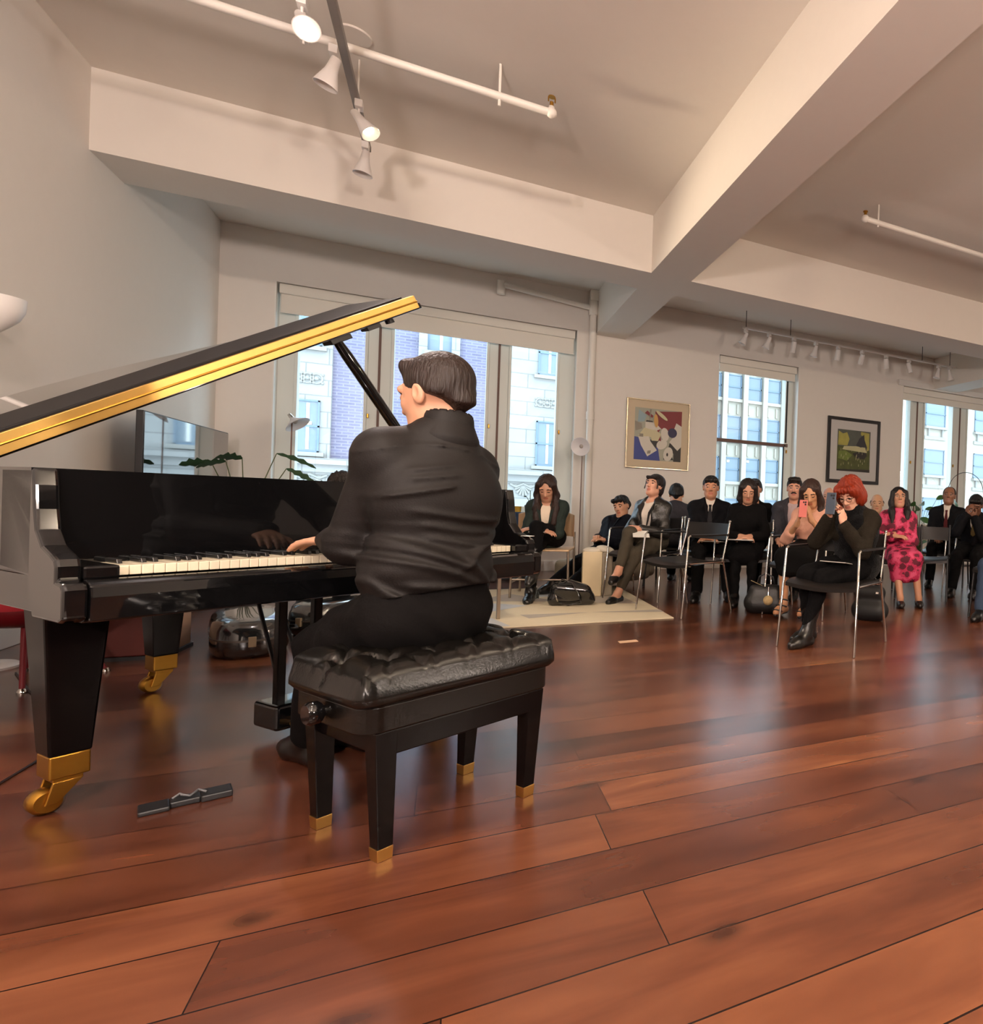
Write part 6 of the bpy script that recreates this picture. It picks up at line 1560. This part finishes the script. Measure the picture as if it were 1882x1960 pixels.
MB().bx(-.34, .34, -.44, -.32, .10, .58).build('backrest', M_['oat'], ot, bevel=.05, seg=4)
for sx in (-1, 1):
    for sy in (-1, 1): MB().tube([(sx * .28, sy * .30, .08), (sx * .28, sy * .30, 0)], .014, 8).build('leg', M_['chrome'], ot)
wt = thing('bench_box', 'low dark chest with a white top in front of the large window', 'chest', (.75, 7.95, 0))
MB().bx(-.55, .10, -.16, .20, .0, .34).build('body', mat('slate_chest', '#2f3338', .6), wt, bevel=.006)
MB().bx(-.56, .11, -.17, .21, .34, .375).build('top', M_['white'], wt, bevel=.004)
fc = thing('small_cabinet', 'small grey cabinet standing against the wall right of the middle window', 'cabinet', (4.98, 8.38, 0))
MB().bx(-.22, .22, -.18, .2, 0, 1.12).build('body', mat('grey_cabinet_paint', '#8f8c89', .5), fc, bevel=.006)
MB().bx(-.19, .19, -.186, -.18, .08, 1.06).build('door', mat('grey_cabinet_door', '#7b7876', .5), fc, bevel=.003)

def leaf_mb(m, base, tip, w, droop=.15, twist=0, n=7, notch=0):
    base, tip = Vector(base), Vector(tip); d = tip - base; L = d.length; u = d.normalized()
    side = u.cross(Vector((0, 0, 1))); side = side.normalized() if side.length > .1 else Vector((1, 0, 0)); side = Matrix.Rotation(twist, 3, u) @ side; up = side.cross(u)
    V, F = [], []
    for i in range(n + 1):
        t = i / n; ww = w * math.sin(math.pi * min(.97, t * .9 + .06)) ** .8 * (1 if not notch or i % 2 else .55)
        c = base + d * t + up * (droop * L * (t - t * t * 1.6)); 
        V += [c - side * ww + up * ww * .25, c, c + side * ww + up * ww * .25]
    for i in range(n):
        for k in (0, 1): a = i * 3 + k; F.append((a, a + 1, a + 4, a + 3))
    m.add(V, F)
def plant(label, loc, stems, pot_r=.12, pot_h=.2, pot='#5b5048', leafm='leaf', stand=None, name='potted_plant'):
    t = thing(name, label, 'plant', loc)
    MB().lathe([(0, 0), (pot_r * .78, 0), (pot_r, pot_h), (pot_r * .93, pot_h), (pot_r * .9, pot_h * .85), (0, pot_h * .85)], n=28).build('pot', mat('pot_' + pot.strip('#'), pot, .6), t, smooth='auto')
    if stand: MB().bx(-.16, .16, -.16, .16, -stand, 0).build('plinth', mat('plinth_paint', '#8e8274', .6), t, bevel=.004)
    for (p, L, w, dr, notch) in stems:
        mid = Vector((p[0] * .35, p[1] * .35, pot_h * .85 + (p[2] - pot_h * .85) * .6))
        st_ = MB().tube([(p[0] * .08, p[1] * .08, pot_h * .8), mid, p], [.005, .0045, .003], 6).build('stem', M_['stem'], t, smooth=True)
        a = math.atan2(p[1], p[0]); m = MB(); leaf_mb(m, p, (p[0] + L * math.cos(a), p[1] + L * math.sin(a), p[2] + dr * L), w, .12, .75, 8, notch)
        m.build('leaf', M_[leafm], st_, smooth=True, fix=False)
    return t
R_ = random.Random(3)
plant('dark large leaved plant in a pot under the piano lid, beside the television', (-1.42, 6.55, 0), [((-.10, -.10, 1.13), .20, .05, -.25, 1), ((-.02, -.03, 1.16), .22, .05, .02, 1), ((.18, .02, 1.22), .26, .035, -.35, 1), ((.26, -.06, 1.10), .20, .035, -.5, 1), ((.42, .0, .97), .16, .05, .1, 1), ((-.22, .05, 1.12), .2, .05, -.1, 1), ((.05, .2, 1.0), .2, .05, -.3, 1)], .16, .36, '#4c443e', 'leafd')
st_ = []
for k in range(16):
    a = R_.uniform(0, 6.28); r = R_.uniform(.03, .14); st_.append(((r * math.cos(a), r * math.sin(a), R_.uniform(.16, .34)), R_.uniform(.05, .08), .016, R_.uniform(-.6, .5), 0))
plant('small leafy shrub in a pot on the sill behind the woman in the green blazer', (1.02, 8.50, .72), st_, .07, .10, '#7a6a55', 'leafd')
plant('tiny sprig in a round brown pot on the left window sill', (.86, 8.48, .72), [((.0, .01, .30), .04, .012, .3, 0), ((-.04, 0, .22), .035, .012, .3, 0), ((.03, 0, .16), .04, .014, .2, 0)], .065, .12, '#4d4436', 'leafd')
yp = thing('yellow_pot', 'small yellow pot beside the round brown pot on the sill', 'pot', (.72, 8.50, .722)); MB().lathe([(0, 0), (.04, 0), (.048, .10), (.042, .10), (.036, .02), (0, .02)], n=24).build('body', mat('yellow_glaze', '#c9a23a', .4), yp, smooth='auto')
st_ = []
for k in range(26):
    a = R_.uniform(0, 6.28); r = R_.uniform(.05, .36); z = R_.uniform(.35, 1.22) ; st_.append(((r * math.cos(a), r * .6 * math.sin(a), z - r * .2), R_.uniform(.14, .24), .055, R_.uniform(-.7, .4), 0))
plant('big leafy green plant by the right window behind the floral dress', (6.62, 7.95, .001), st_, .16, .30, '#6a5f52', 'leaf')
st_ = []
for k in range(16):
    a = R_.uniform(0, 6.28); r = R_.uniform(.03, .25); st_.append(((r * math.cos(a), r * .6 * math.sin(a), R_.uniform(.4, 1.15)), R_.uniform(.16, .26), .05, R_.uniform(.1, 1.2), 0))
plant('green plant behind the man with the maroon tie', (7.55, 8.05, .001), st_, .14, .28, '#5e5448', 'leaf')
hp_ = thing('hoop_ornament', 'thin dark wire arch in front of the right window', 'ornament', (7.9, 8.25, 0))
m = MB(); m.tube([(.42 * math.cos(a) + .02, 0, 1.30 + .36 * math.sin(a)) for a in [math.pi * k / 20 for k in range(21)]], .006, 6); m.build('arch', M_['blackpl'], hp_, smooth=True)
m = MB(); m.tube([(-.40, 0, 1.30), (-.40, 0, .01)], .005, 6); m.tube([(.44, 0, 1.30), (.44, 0, .01)], .005, 6); m.tube([(-.4, 0, .01), (.44, 0, .01)], .01, 6); m.build('stand', M_['blackpl'], hp_)
# person out of frame to the right: only a denim knee shows, and trouser legs behind the side table
den = cloth('blue_denim', '#38465a', .85, .3, 200)
p16 = person('seated_person', 'person in blue jeans cut off by the right edge, only a knee in view', (4.585, 4.115), 204, seat=.46, s=1.0, lean=0, head=(0, 0, 0), res=RA, sk='#c79478', top=dict(m=greyb, d=.016), bottom=dict(m=den, d=.016))
chair_for(p16, 'black chair under the person in jeans at the right edge', fm='chrome_b', arms=False, group='black metal chairs', name='metal_chair')
p18 = person('seated_person', 'person in black trousers and low sneakers hidden behind the pianist', None, 285, seat=.42, s=.92, lean=14, head=(30, 0, 0), headpx=(865, 1000, 6.3), res=RA, sk='#c79478', hair=('short', '#1a1412'), top=dict(m=blk, d=.016), bottom=dict(m=blk, d=.014), feet={-1: (.12, .42, 0, 0), 1: (.0, .42, 0, 0)}, shoes=dict(c='#8a7a66'))
chair_for(p18, 'black chair hidden behind the pianist', fm='chrome_b', arms=False, group='black metal chairs', name='metal_chair')
